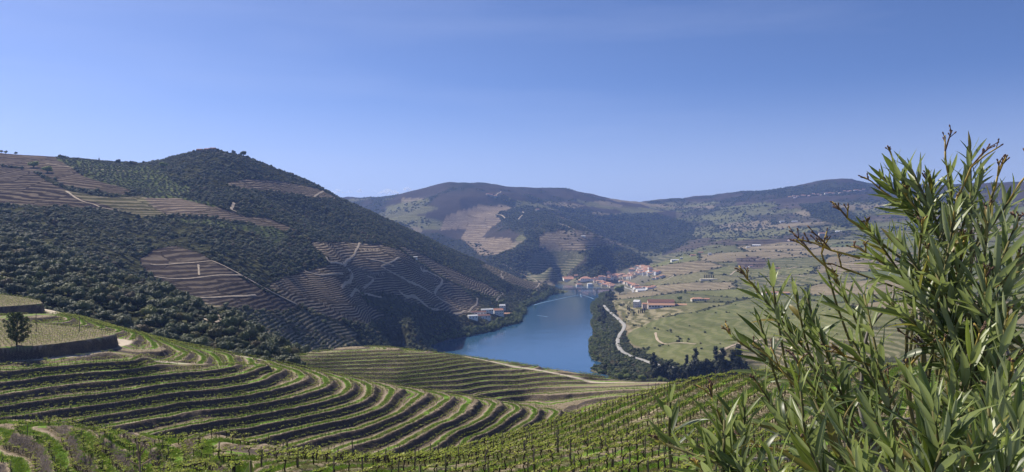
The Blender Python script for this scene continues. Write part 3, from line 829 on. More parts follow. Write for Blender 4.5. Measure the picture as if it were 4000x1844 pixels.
# ------------------------------------------------------------------ foliage materials
def leaf_mat(name, cols, trans=0.25, rough=0.6, nscale=0.4, hue_by_obj=True):
    k = NM(name)
    r = k.orand()
    cr = k.new("ShaderNodeValToRGB"); cr.color_ramp.interpolation = 'LINEAR'
    el = cr.color_ramp.elements
    while len(el) < len(cols): el.new(0.5)
    for i, c in enumerate(cols):
        el[i].position = c[0]; el[i].color = (*c[1], 1)
    k.l.new(r, cr.inputs[0])
    n = k.noise(nscale, 3, 0.6)
    g = k.new("ShaderNodeNewGeometry")
    ri = g.outputs["Random Per Island"]
    f = k.math('ADD', k.math('MULTIPLY', n, 0.5), k.math('MULTIPLY', ri, 0.5))
    c = k.mix(1.0, cr.outputs[0], k.mix(f, (0.5, 0.5, 0.5), (1.5, 1.5, 1.4)), 'MULTIPLY')
    k.color(c)
    k.b.inputs["Roughness"].default_value = rough
    k.b.inputs["Specular IOR Level"].default_value = 0.25
    tr = k.new("ShaderNodeBsdfTranslucent"); k.l.new(k.mix(0.35, c, (0.16, 0.20, 0.02)), tr.inputs[0])
    mx = k.new("ShaderNodeMixShader"); mx.inputs[0].default_value = trans
    out = k.n["Material Output"]
    k.l.new(k.b.outputs[0], mx.inputs[1]); k.l.new(tr.outputs[0], mx.inputs[2]); k.l.new(mx.outputs[0], out.inputs[0])
    return k.m
M_OAK = leaf_mat("oak_foliage", [(0.0, (0.050,0.066,0.030)), (0.30, (0.074,0.096,0.040)), (0.52, (0.105,0.118,0.064)), (0.72, (0.105,0.135,0.045)), (0.86, (0.150,0.165,0.065)), (0.94, (0.150,0.110,0.062)), (1.0, (0.22,0.23,0.06))], 0.10)
M_OLIVE = leaf_mat("olive_foliage", [(0.0, (0.070,0.082,0.050)), (0.6, (0.092,0.105,0.062)), (1.0, (0.11,0.13,0.06))], 0.15)
M_RIV = leaf_mat("riverside_foliage", [(0.0, (0.08,0.115,0.032)), (0.6, (0.13,0.165,0.045)), (1.0, (0.20,0.23,0.07))], 0.18)
M_DARK = leaf_mat("dark_grove_foliage", [(0.0, (0.016,0.024,0.016)), (0.6, (0.026,0.034,0.018)), (1.0, (0.04,0.046,0.022))], 0.12)
M_PINE = leaf_mat("pine_needles", [(0.0, (0.045,0.070,0.026)), (1.0, (0.065,0.092,0.034))], 0.2)
M_SPRING = leaf_mat("spring_foliage", [(0.0, (0.17,0.22,0.04)), (1.0, (0.24,0.28,0.06))], 0.35)
M_VINE = leaf_mat("vine_leaves", [(0.0, (0.26,0.33,0.05)), (0.5, (0.38,0.43,0.08)), (1.0, (0.50,0.50,0.14))], 0.45, 0.5, 2.0)
M_GRASS = leaf_mat("grass_blades", [(0.0, (0.08,0.17,0.02)), (0.6, (0.14,0.24,0.035)), (1.0, (0.22,0.27,0.07))], 0.4, 0.7, 1.0)
M_DRYG = leaf_mat("dry_grass_blades", [(0.0, (0.13,0.11,0.05)), (0.6, (0.22,0.18,0.10)), (1.0, (0.11,0.13,0.05))], 0.3, 0.8, 1.0)
M_BARK = simple_mat("bark", (0.11, 0.085, 0.065), 0.95, 0.35, 6.0, 0.6, 0.05)
M_VBARK = simple_mat("vine_bark", (0.045, 0.034, 0.027), 0.95, 0.35, 14.0, 0.6, 0.02)
M_POST = simple_mat("weathered_post", (0.15, 0.125, 0.105), 0.95, 0.3, 9.0, 0.5, 0.01)

ICO = None
def ico(sub):
    import bmesh
    bm = bmesh.new(); bmesh.ops.create_icosphere(bm, subdivisions=sub, radius=1.0)
    v = np.array([w.co[:] for w in bm.verts]); f = np.array([[w.index for w in fc.verts] for fc in bm.faces]); bm.free()
    return v, f
ICO1, ICO2 = ico(1), ico(2)

def crown_arrays(seed, lobes, leaf, nleaf, flat=1.0, spread=0.6, core=True, up=0.0):
    """crown of unit radius: leafy lobes with gaps, bottom near z=0"""
    r = np.random.default_rng(seed)
    V = []; F = []; b = 0
    for (c, rad) in lobes:
        c = np.array(c, float)
        if core:
            v, f = ICO1
            w = v*(0.78 + 0.22*r.random((len(v), 1)))*rad*np.array([1, 1, flat]) + c
            V.append(w); F.append(f + b); b += len(w)
        n = int(nleaf*rad*rad*4)
        d = r.normal(size=(n, 3)); d /= np.linalg.norm(d, axis=1, keepdims=True)
        d[:, 2] = np.where(d[:, 2] < -0.5, -d[:, 2], d[:, 2])
        p = c + d*rad*np.array([1, 1, flat])*(0.82 + 0.30*r.random((n, 1)))
        nrm = d + r.normal(size=(n, 3))*spread + np.array([0, 0, up]); nrm /= np.linalg.norm(nrm, axis=1, keepdims=True)
        a = np.cross(nrm, r.normal(size=(n, 3))); a /= np.linalg.norm(a, axis=1, keepdims=True); bb = np.cross(nrm, a)
        s = leaf*(0.6 + 0.8*r.random((n, 1)))
        q = np.stack([p - a*s, p + bb*s*0.7, p + a*s, p - bb*s*0.7], 1).reshape(-1, 3)
        V.append(q)
        i = np.arange(n)*4 + b
        F.append(np.stack([i, i+1, i+2], 1)); F.append(np.stack([i, i+2, i+3], 1)); b += 4*n
    return np.concatenate(V), np.concatenate(F)
def lobes_round(seed, n, h=0.75, r0=0.42):
    r = np.random.default_rng(seed); L = [((0, 0, h*0.75), 0.62)]
    for i in range(n):
        a = 2*math.pi*(i + r.random()*0.7)/n; k = 0.42 + 0.22*r.random()
        L.append(((k*math.cos(a), k*math.sin(a), h*(0.45 + 0.75*r.random())), r0*(0.7 + 0.6*r.random())))
    return L
def trunk_mesh(h, r, seed, mat, lean=0.12):
    q = random.Random(seed); m = MB()
    top = Vector((q.uniform(-lean, lean), q.uniform(-lean, lean), h))
    m.tube([(0, 0, -0.35*h), (0, 0, 0), top*0.5 + Vector((q.uniform(-.05, .05), q.uniform(-.05, .05), 0)), top], [r*1.3, r*1.15, r*0.85, r*0.6], 6)
    for i in range(3):
        a = 2*math.pi*(i + q.random()*.6)/3
        m.tube([top*0.8, top*0.9 + Vector((math.cos(a)*.22, math.sin(a)*.22, h*0.35)), top + Vector((math.cos(a)*.42, math.sin(a)*.42, h*0.8))], [r*.5, r*.38, r*.2], 5)
    return m.mesh("trunk", mat, True)
def crown_mesh(name, arr, mat): return mesh_np(name, arr[0], arr[1], mat, smooth=False)
def joined_tree(name, crown, trunk_h, trunk_r, seed, mat, zoff):
    """one mesh (crown + trunk) for instancing as a mass"""
    v, f = crown; v = v + np.array([0, 0, zoff])
    me = mesh_np(name, v, f, mat, smooth=False)
    return me

KIT = {}
for i in range(5):
    KIT['oak', i] = crown_arrays(100+i, lobes_round(200+i, 6 + i % 3), 0.085, 150, 0.85, 0.30)
for i in range(3):
    KIT['olive', i] = crown_arrays(130+i, lobes_round(230+i, 5, 0.6, 0.36), 0.095, 100, 0.8, 0.4)
    KIT['riv', i] = crown_arrays(140+i, lobes_round(240+i, 7, 1.1, 0.40), 0.085, 140, 1.15, 0.35)
    r_ = random.Random(300+i)
    KIT['tall', i] = crown_arrays(150+i, [((r_.uniform(-.22, .22), r_.uniform(-.22, .22), 0.5 + 0.42*j), 0.36 + 0.14*r_.random() - 0.03*j) for j in range(7)], 0.08, 120, 1.1, 0.6)
    KIT['darkround', i] = crown_arrays(170+i, [((r_.uniform(-.3, .3), r_.uniform(-.3, .3), 0.45 + 0.26*j), 0.50 - 0.04*j + 0.1*r_.random()) for j in range(5)], 0.08, 120, 1.0, 0.4)
    KIT['cypress', i] = crown_arrays(160+i, [((0, 0, 0.25 + 0.34*j), 0.30 - 0.03*abs(j-2) - (0.025*j if j > 3 else 0)) for j in range(9)], 0.055, 170, 1.3, 0.4)

def scatter(name, pts, scl, rot, meshes, zscale=None):
    """one mass of copies of a few meshes, spread by geometry nodes over a point mesh"""
    coll = bpy.data.collections.new(name + "_kit")
    for i, m in enumerate(meshes):
        coll.objects.link(bpy.data.objects.new("%s_kind_%02d" % (name, i), m))
    me = bpy.data.meshes.new(name); pts = np.asarray(pts, np.float32)
    me.vertices.add(len(pts)); me.vertices.foreach_set("co", pts.ravel()); me.update()
    attr(me, "scl", scl); attr(me, "rot", rot); attr(me, "zs", zscale if zscale is not None else np.ones(len(pts)))
    a = me.attributes.new("var", 'INT', 'POINT'); a.data.foreach_set("value", rng.integers(0, len(meshes), len(pts)).astype(np.int32))
    ng = bpy.data.node_groups.new(name + "_spread", 'GeometryNodeTree')
    ng.interface.new_socket("Geometry", in_out='INPUT', socket_type='NodeSocketGeometry'); ng.interface.new_socket("Geometry", in_out='OUTPUT', socket_type='NodeSocketGeometry')
    N, Lk = ng.nodes, ng.links
    gi = N.new("NodeGroupInput"); go = N.new("NodeGroupOutput"); ip = N.new("GeometryNodeInstanceOnPoints"); ci = N.new("GeometryNodeCollectionInfo")
    ci.inputs["Collection"].default_value = coll; ci.inputs["Separate Children"].default_value = True; ci.inputs["Reset Children"].default_value = True
    def na(nm, t):
        n = N.new("GeometryNodeInputNamedAttribute"); n.data_type = t; n.inputs["Name"].default_value = nm; return n.outputs["Attribute"]
    cr = N.new("ShaderNodeCombineXYZ"); Lk.new(na("rot", 'FLOAT'), cr.inputs[2])
    cs = N.new("ShaderNodeCombineXYZ"); s_ = na("scl", 'FLOAT')
    mu = N.new("ShaderNodeMath"); mu.operation = 'MULTIPLY'; Lk.new(s_, mu.inputs[0]); Lk.new(na("zs", 'FLOAT'), mu.inputs[1])
    Lk.new(s_, cs.inputs[0]); Lk.new(s_, cs.inputs[1]); Lk.new(mu.outputs[0], cs.inputs[2])
    Lk.new(gi.outputs[0], ip.inputs["Points"]); Lk.new(ci.outputs[0], ip.inputs["Instance"]); ip.inputs["Pick Instance"].default_value = True
    Lk.new(na("var", 'INT'), ip.inputs["Instance Index"]); Lk.new(cr.outputs[0], ip.inputs["Rotation"]); Lk.new(cs.outputs[0], ip.inputs["Scale"]); Lk.new(ip.outputs[0], go.inputs[0])
    o = link(name, me); md = o.modifiers.new("spread", 'NODES'); md.node_group = ng
    return o

# ------------------------------------------------------------------ trees of the valley
areaG = np.abs(np.gradient(XG, axis=1))*np.abs(np.gradient(YG, axis=0))
def sample_G(weight, n):
    w = (weight*areaG*VG).ravel(); w = w/w.sum()
    idx = rng.choice(len(w), n, p=w); r, c = np.divmod(idx, NG)
    rr = np.clip(r + rng.random(n) - 0.5, 0, len(lnG)-1.01); cc = np.clip(c + rng.random(n) - 0.5, 0, NG-1.01)
    Y = np.exp(np.interp(rr, np.arange(len(lnG)), lnG)); X = np.interp(cc, np.arange(NG), uG)*Y
    return X, Y
def thin(X, Y, R_):
    """drop points closer than about R_ metres (per-point) to an accepted one"""
    cell = {}
    keep = []
    for i in range(len(X)):
        r = R_[i]; k = (int(X[i]//6), int(Y[i]//6)); ok = True
        for a in range(k[0]-1, k[0]+2):
            for b in range(k[1]-1, k[1]+2):
                for j in cell.get((a, b), ()):
                    if (X[i]-X[j])**2 + (Y[i]-Y[j])**2 < (0.5*(r + R_[j]))**2: ok = False; break
                if not ok: break
            if not ok: break
        if ok: cell.setdefault(k, []).append(i); keep.append(i)
    return np.array(keep, int)

shoreband = (ZG > 0.3) & (ZG < 7) & isL & (YG < 2700)
wf = forest*np.where(farz, 0.35, 1.0)
wf = wf*np.where(YG < 750, 0.30, 0.08) + wf*np.where(YG < 750, 0.70, 0.92)*sstep(-0.30, 0.05, fbm(XG/38, YG/38, 3, 120))
wf = wf*(wf > 0)
X, Y = sample_G(wf*np.where(YG < 750, 1.5, 1.0), 95000)
rad = (1.5 + 3.3*rng.random(len(X))**1.7)*np.where(Y < 750, 0.95, 0.78)*np.where(Y > 2900, 1.9, 1.0)
# keep the tracks free
TRK_TREES = []
kp = thin(X, Y, rad*1.15)
X, Y, rad = X[kp], Y[kp], rad[kp]
Z = gz(X, Y)
okz = (Z > 0.6)
X, Y, Z, rad = X[okz], Y[okz], Z[okz], rad[okz]
print("forest trees", len(X))
FOREST = dict(X=X, Y=Y, Z=Z, rad=rad)
# ------------------------------------------------------------------ tracks and roads of the valley (traced on the photograph, laid on the ground)
M_DIRT = simple_mat("dirt_track", (0.40, 0.325, 0.24), 1.0, 0.18, 0.25, obj=False)
M_ROAD = simple_mat("pale_road", (0.31, 0.30, 0.28), 0.95, 0.10, 0.3, obj=False)
TRACKS = [
 (3.4, [(1405,949),(1397,969),(1390,979),(1385,994),(1370,1010),(1352,1024),(1344,1037)]), (3.2, [(1344,1037),(1365,1055),(1377,1075),(1370,1095),(1349,1108),(1334,1126)]),
 (3.2, [(1274,1004),(1289,1025),(1319,1027),(1344,1037)]), (3.2, [(1562,1007),(1546,1015),(1526,1025),(1488,1042)]),
 (2.6, [(1488,1042),(1531,1065),(1572,1085),(1607,1105),(1647,1121),(1688,1146)]), (2.6, [(1435,1080),(1460,1090),(1435,1116),(1420,1126)]),
 (3.8, [(1629,1027),(1644,1044),(1649,1060),(1668,1060),(1697,1074),(1712,1081),(1728,1095),(1713,1121),(1698,1148)]), (3.6, [(1697,1150),(1727,1174),(1753,1186),(1777,1203),(1791,1212)]),
 (3.6, [(1777,1228),(1812,1215),(1844,1203),(1862,1188),(1865,1165)]), (3.6, [(1968,1059),(1958,1071),(1965,1080),(1964,1091)]), (3.6, [(1958,1144),(1965,1147),(1948,1162),(1939,1177)]),
 (3.4, [(1962,1029),(2018,1062),(2054,1077),(2101,1103),(2107,1106),(2092,1124)]), (3.6, [(795,1247),(856,1240),(882,1230),(862,1217)]),
 (3.4, [(889,1237),(925,1253),(962,1271),(996,1300),(1030,1314),(1075,1332),(1110,1350),(1150,1376)]), (2.2, [(586,1033),(707,1030),(828,1020)]), (2.2, [(601,1081),(808,1081),(944,1076)]),
 (2.4, [(762,1164),(880,1160),(1000,1154)]), (2.0, [(775,1035),(778,1076)]), (2.6, [(828,1020),(944,1076),(1060,1140),(1160,1190)]), (4.0, [(914,793),(909,808),(904,818),(924,828)]),
 (3.4, [(258,747),(313,783),(364,798),(404,813),(465,823)]), (3.4, [(1228,770),(1264,747)]), (3.0, [(180,640),(330,660),(500,668)]),
 (6.0, [(1916,769),(1941,759),(1957,748)]), (6.0, [(1901,834),(1951,839),(1972,852)]), (6.0, [(2025,857),(2047,837),(2042,827)]), (6.0, [(2164,867),(2204,880),(2244,897)]),
 (4.5, [(2810,1375),(2850,1355),(2900,1340),(2975,1325)]), (4.5, [(3026,1090),(3091,1079),(3167,1075)]), (5.0, [(3068,1052),(3114,1043)]), (5.0, [(2852,1075),(2870,1060),(2890,1052)]),
 (4.0, [(2560,1300),(2570,1330),(2600,1345),(2640,1340),(2720,1345)]), (4.0, [(2950,1015),(3100,985),(3250,955)]), (4.0, [(2560,1110),(2600,1095),(2640,1070)]),
 (3.0, [(1430,1010),(1480,1020),(1540,1040)]), (2.6, [(1190,1060),(1260,1075),(1340,1070)]), (2.4, [(1370,1160),(1420,1150),(1490,1160)]), (2.6, [(1560,1140),(1600,1160),(1660,1190),(1720,1210)]),
]
ROADL = [(7.0, [(2359,1194),(2371,1209),(2394,1230),(2424,1256),(2438,1272),(2434,1290),(2420,1310),(2412,1340),(2425,1370),(2450,1386),(2490,1402),(2530,1416),(2570,1428),(2640,1442)]),
         (6.5, [(2448,1127),(2468,1133),(2474,1144)]), (6.5, [(2880,1478),(2960,1484),(3060,1492)]), (6.0, [(2300,1098),(2360,1104),(2420,1118),(2448,1127)])]
TRACK_PTS = []
def ribbon(name, w, pts, mat, lift):
    W = [hit(x, y, 345) for x, y in pts]
    P = densify(np.array([p[:] for p in W]), 6)
    V = []; n = len(P)
    for i in range(n):
        t = P[min(i+1, n-1)] - P[max(i-1, 0)]; t = t[:2]/(np.linalg.norm(t[:2]) + 1e-9); s = np.array([-t[1], t[0]])
        for k in (-1.0, -0.5, 0, 0.5, 1.0):
            q = P[i][:2] + s*k*w*0.5*(1 + (0.15*math.sin(i*1.7) if w < 5 else 0))
            V.append((q[0], q[1], float(gz(q[0], q[1])) + lift*(1 - 0.35*abs(k)) ))
        TRACK_PTS.append((P[i][0], P[i][1], w))
    F = [(i*5+j, i*5+j+1, (i+1)*5+j+1, (i+1)*5+j) for i in range(n-1) for j in range(4)]
    return tag(link(name, mesh_np(name, V, F, mat)), kind="structure")
for w, p in TRACKS: ribbon("dirt_track", w, p, M_DIRT, 0.7)
for w, p in ROADL: ribbon("river_road", w, p, M_ROAD, 1.7)

# ------------------------------------------------------------------ the forest: the largest trees singly, the rest as one mass
X, Y, Z, rad = (FOREST[k] for k in ('X', 'Y', 'Z', 'rad'))
tp = np.array(TRACK_PTS)
def clear_of_tracks(X, Y, r):
    ok = np.ones(len(X), bool)
    for i in range(0, len(X), 4000):
        d = np.hypot(X[i:i+4000, None] - tp[None, :, 0], Y[i:i+4000, None] - tp[None, :, 1])
        ok[i:i+4000] = (d > (tp[None, :, 2]*0.5 + r[i:i+4000, None]*1.05 + 0.2*tp[None, :, 2])).all(1)
    return ok
ok = clear_of_tracks(X, Y, rad)
# bare strips where houses stand are cut later by position
HOUSE_CLEAR = [hit(x, y, 345)[:2] + (r,) for x, y, r in [(1840,1235,34),(1880,1230,40),(1930,1225,40),(2490,1200,30),(2560,1200,40),(2620,1195,40),(2250,1090,25),(2280,1100,30)]]
for hx, hy, hr in HOUSE_CLEAR: ok &= np.hypot(X-hx, Y-hy) > hr
X, Y, Z, rad = X[ok], Y[ok], Z[ok], rad[ok]
ang = rad/Y
cand = np.argsort(-ang)[:1500]
inframe = np.abs(X[cand]/Y[cand]) < 0.66
cand = cand[inframe]
vis = visible(X[cand], Y[cand], Z[cand] + rad[cand]*1.2)
single = cand[vis][:290]
mass = np.setdiff1d(np.arange(len(X)), single)
okm = [crown_mesh("oak_crown", KIT['oak', i], M_OAK) for i in range(5)]
lightw = fbm(X/110, Y/110, 3, 330) + 0.5*(rng.random(len(X))-.5) > 0.16
m1 = mass[~lightw[mass]]; m2 = mass[lightw[mass]]
o = scatter("hillside_forest", np.stack([X[m1], Y[m1], Z[m1]-0.3], 1), rad[m1], rng.random(len(m1))*6.28, okm, 0.7 + 0.7*rng.random(len(m1)))
tag(o, "dense dark green oak forest covering the left mountainside", "forest", kind="stuff")
M_SCRUB = leaf_mat("scrub_foliage", [(0.0, (0.085,0.105,0.048)), (0.4, (0.120,0.140,0.062)), (0.7, (0.135,0.130,0.075)), (1.0, (0.18,0.20,0.07))], 0.12)
o = scatter("hillside_scrub", np.stack([X[m2], Y[m2], Z[m2]-0.3], 1), rad[m2]*0.85, rng.random(len(m2))*6.28, [crown_mesh('scrub_crown', KIT['olive', i], M_SCRUB) for i in range(3)] + [crown_mesh('light_crown', KIT['riv', 1], M_SCRUB)], 0.6 + 0.5*rng.random(len(m2)))
tag(o, "lighter olive-green scrub in patches among the left mountain's forest", "scrub", kind="stuff")
oak_tr = [trunk_mesh(0.7, 0.10, 400+i, M_BARK) for i in range(3)]
def place_tree(name, loc, r, crowns, trunks, label, cat="tree", group=None, zs=1.0, lift=0.45):
    e = bpy.data.objects.new(name, None); COL.objects.link(e)
    e.location = loc; e.scale = (r, r, r*zs); e.rotation_euler = (0, 0, random.random()*6.28); e.empty_display_size = 0.5
    tag(e, label, cat, group)
    t = link("trunk", random.choice(trunks), e)
    c = link("crown", random.choice(crowns), e); c.location = (0, 0, lift); c.rotation_euler = (0, 0, random.random()*6.28)
    return e
def where_tree(px, py):
    if px < 330: return "at the photo's left edge above the walled terrace"
    if px < 620: return "left of the brown square plots"
    if px < 900: return "below the brown square plots"
    if px < 1200: return "at the spur's foot by the pale track"
    return "on the slope above the river"
for i in single:
    px = 2000 + X[i]/Y[i]*FPX; py = HOR - (Z[i]-CAMZ)/Y[i]*FPX
    dep = "near " if Y[i] < 470 else ("" if Y[i] < 580 else "farther ")
    zs_ = 0.8 + 0.5*random.random(); shp = "low spreading" if zs_ < .97 else ("round" if zs_ < 1.14 else "upright"); siz = "small" if rad[i] < 3.0 else ("medium" if rad[i] < 4.0 else "large")
    lab_ = ("%s%s %s scrub oak %s" % (dep, siz, shp, where_tree(px, py))).strip()
    place_tree("oak_tree", (X[i], Y[i], Z[i]-0.2), rad[i], okm, oak_tr, lab_, "tree", lab_.replace("scrub oak", "scrub oaks"), zs_, 0.35)

# olive groves
X, Y = sample_G(olive, 5200)
rr = 1.9 + 0.9*rng.random(len(X)); kp = thin(X, Y, rr*2.3); X, Y, rr = X[kp], Y[kp], rr[kp]
k2 = clear_of_tracks(X, Y, rr); X, Y, rr = X[k2], Y[k2], rr[k2]
olm = [crown_mesh("olive_crown", KIT['olive', i], M_OLIVE) for i in range(3)]
tag(scatter("olive_grove", np.stack([X, Y, gz(X, Y)+0.3], 1), rr, rng.random(len(X))*6.28, olm), "grey-green olive trees dotted over the grassy upper slope", "olive grove", kind="stuff")

# riverside trees of the left bank
w = shoreband*1.0
X, Y = sample_G(w, 2600); rr = 2.6 + 2.6*rng.random(len(X)); kp = thin(X, Y, rr*1.2); X, Y, rr = X[kp], Y[kp], rr[kp]
rvm = [crown_mesh("riverside_crown", KIT['riv', i], M_RIV) for i in range(3)]
tag(scatter("riverside_trees", np.stack([X, Y, gz(X, Y)-0.4], 1), rr, rng.random(len(X))*6.28, rvm, 0.8 + 0.6*rng.random(len(X))), "bright green willows and poplars along the left shore", "riverside trees", kind="stuff")

# right bank woodland and the scattered trees of the right-hand slopes
rsh = (ZG > 0.1) & (ZG < 2.5) & isR & (YG < 2650) & (PXG < 2480)
X, Y = sample_G(rsh*1.0, 1500); rr = 1.4 + 1.8*rng.random(len(X)); kp = thin(X, Y, rr*1.1); X, Y, rr = X[kp], Y[kp], rr[kp]
tag(scatter("right_shore_bushes", np.stack([X, Y, np.maximum(gz(X, Y), -.2)-0.2], 1), rr, rng.random(len(X))*6.28, rvm, 0.7 + 0.5*rng.random(len(X))), "green bushes and reeds fringing the right shore of the river", "bushes", kind="stuff")
inb = in_poly(PXG, PYG, [(2290,1320),(2330,1250),(2400,1280),(2408,1350),(2450,1400),(2560,1440),(2640,1470),(2400,1480)]) & (ZG > 0.3)
X, Y = sample_G(inb*1.0, 1500); rr = 2.0 + 2.2*rng.random(len(X)); kp = thin(X, Y, rr*1.15); X, Y, rr = X[kp], Y[kp], rr[kp]
k2 = clear_of_tracks(X, Y, rr); X, Y, rr = X[k2], Y[k2], rr[k2]
tag(scatter("bank_thicket", np.stack([X, Y, gz(X, Y)-0.3], 1), rr, rng.random(len(X))*6.28, okm + rvm[:1], 0.8 + 0.4*rng.random(len(X))), "mixed green thicket between the river and the curving pale road", "thicket", kind="stuff")
hl = (isR | rs)*(hedge*1.0 + 0.012) * (YG > 900) * (ZG > 3) * (1-1.0*vil) * (PYG < 1400)
X, Y = sample_G(hl, 3600); rr = (1.6 + 2.2*rng.random(len(X))**2)*np.clip(Y/2200, 0.8, 2.0); kp = thin(X, Y, rr*1.3); X, Y, rr = X[kp], Y[kp], rr[kp]
k2 = clear_of_tracks(X, Y, rr); X, Y, rr = X[k2], Y[k2], rr[k2]
tag(scatter("slope_trees", np.stack([X, Y, gz(X, Y)-0.2], 1), rr, rng.random(len(X))*6.28, okm[:3] + olm[:1], 0.8 + 0.6*rng.random(len(X))), "small dark trees dotted in hedge lines over the right-hand slopes", "hedgerow trees", kind="stuff")
fr = farz*np.maximum(fm-0.45, 0)*(PYG > 735)*(YG < 6300)*(1-forest)
X, Y = sample_G(fr, 6000); rr = 3.0 + 3.5*rng.random(len(X))
tag(scatter("far_mountain_trees", np.stack([X, Y, gz(X, Y)-1.0], 1), rr, rng.random(len(X))*6.28, okm, 0.6 + 0.5*rng.random(len(X))), "dark scrub and pine woods spread over the distant mountains", "mountain woods", kind="stuff")

# the tall dark grove beyond the second vineyard hill: single trees
tlm = [crown_mesh("grove_crown", KIT['tall' if i == 3 else 'darkround', i % 3], M_DARK) for i in range(4)]
tall_tr = [trunk_mesh(0.9, 0.07, 500+i, M_BARK) for i in range(2)]
rd = random.Random(12)
GROVE = [(2475+i*9.6 + rd.uniform(-5, 5), 1476 + 0.045*(i*9.6) + rd.uniform(-12, 8), rd.uniform(5.5, 8.2) + (2.6 if 24 < i < 44 else 0)) for i in range(8, 46)]
for gx, gy, gr in GROVE:
    p = hit(gx, gy, 560)
    place_tree("grove_tree", (p.x, p.y, p.z-0.5), gr*1.25, tlm, tall_tr, "%s dark evergreen in the %s part of the grove behind the second terraced hill" % ("tall" if gr > 8.6 else "lower", ["leftmost","left","middle","right","rightmost"][min(4, int((gx-2550)/75))]), "tree", "dark grove in front of the right-bank vineyards, %s %s" % ("tall" if gr > 8.6 else "lower", min(4, int((gx-2550)/75))), rd.uniform(0.85, 1.1), 0.25)
for i, (gx, gy, gr) in enumerate([(2385+rd.uniform(-22, 22), 1155+rd.uniform(-4, 26), rd.uniform(6, 8.5)) for _ in range(14)] + [(2352+rd.uniform(-24, 16), 1195+8*j+rd.uniform(-3, 3), rd.uniform(5, 7)) for j in range(11) for _ in (0, 1)]):
    p = hit(gx, gy, 560)
    if p.z < 0.6 or not clear_of_tracks(np.array([p.x]), np.array([p.y]), np.array([gr*.8]))[0]: continue
    place_tree("bank_tree", (p.x, p.y, p.z-0.5), gr*1.1, tlm + okm[:1], tall_tr, "dark dense tree on the right bank %s" % ("in the clump below the large poplar" if gy < 1184 else ("by the upper bend of the pale road" if gy < 1240 else "between the river and the pale road's bend")), "tree", "dark right-bank trees, %s" % ("poplar clump" if gy < 1184 else ("upper bend" if gy < 1240 else "lower bend")), rd.uniform(0.6, 0.8), 0.2)
spm = [crown_mesh("spring_crown", KIT['oak', i], M_SPRING) for i in (0, 1)]
for gx, gy, gr, lab in [(2425,1479,5.5,"light green young tree beside the river end of the bare tree"),(2450,1480,5,"small light green tree left of the bare tree"),(2510,1488,5.5,"light green tree just right of the bare tree"),(2580,1492,5,"light green bush below the dark grove, its left end"),
                        (2600,1498,4.5,"light green bush below the dark grove, second from its left end"),(2420,1150,17,"large pale green poplar on the bank below the village"),(2655,1172,7,"yellow green round tree beside the orange-roofed farmhouse"),
                        (1960,1196,9,"tall yellow green tree on the left bank near the white estate"),(2090,1160,10,"tall yellow green poplar on the left bank far upstream"),(2150,1140,9,"yellow green tree on the left bank at the bridge end")]:
    p = hit(gx, gy, 560)
    place_tree("spring_tree", (p.x, p.y, p.z-0.4), gr, spm if gr < 8 else rvm, tall_tr, lab, "tree", None, 1.0 if gr < 8 else 0.9, 0.2)
# bare tree
p = hit(2530, 1490, 560)
m = MB(); q = random.Random(5)
def twig(m, a, d, L, r, depth):
    b = a + d*L; m.tube([a, (a+b)/2 + Vector((q.uniform(-.06, .06), q.uniform(-.06, .06), 0))*L, b], [r, r*.8, r*.6], 5)
    if depth:
        for _ in range(3 if depth > 1 else 4):
            nd = (d + Vector((q.uniform(-.9, .9), q.uniform(-.9, .9), q.uniform(-.1, .5)))).normalized(); twig(m, b, nd, L*q.uniform(.55, .75), r*.6, depth-1)
twig(m, Vector((0, 0, -1)), Vector((0, 0, 1)), 6, 0.45, 4)
bt = bpy.data.objects.new("bare_tree", None); COL.objects.link(bt); bt.location = p
tag(bt, "leafless grey branching tree standing behind the second terraced hill", "tree"); link("trunk", m.mesh("bare_branches", M_BARK, True), bt)
for _ in range(26):
    p = hit(2210 + rd.uniform(0, 350), 1062 + rd.uniform(0, 62), 560)
    if p.z > 1.5: place_tree("village_tree", (p.x, p.y, p.z-.3), rd.uniform(2.8, 4.6), okm, oak_tr, "small garden tree between the houses of the riverside village", "tree", "garden trees of the village", 1.1, .4)
# cypresses
cym = [crown_mesh("cypress_crown", KIT['cypress', i], M_DARK) for i in range(3)]
for gx, gy, gr, lab in [(2452,1212,5,"dark cypress left of the tall white house"),(2460,1213,4.5,"second dark cypress left of the tall white house"),(2476,1233,6.5,"cypress standing alone below the tall white house"),(2495,1226,5.5,"dark cypress below the long red-roofed cellar, leftmost of four"),(2503,1224,6,"dark cypress below the long red-roofed cellar, second of four"),(2510,1223,6.5,"dark cypress below the long red-roofed cellar, third of four"),(2518,1221,6,"dark cypress below the long red-roofed cellar, rightmost of four")] + \
        [(2752+7*j,1086,6.5,"one of the row of dark cypresses on the round walled terrace") for j in range(6)] + [(349,622,6,"thin cypress on the left skyline"),(387,630,4,"smaller cypress on the left skyline")]:
    p = hit(gx, gy, 560)
    place_tree("cypress_tree", (p.x, p.y, p.z-0.3), gr, cym, tall_tr, lab, "cypress", "cypresses on the round terrace" if "row of" in lab else None, 0.9, 0.1)
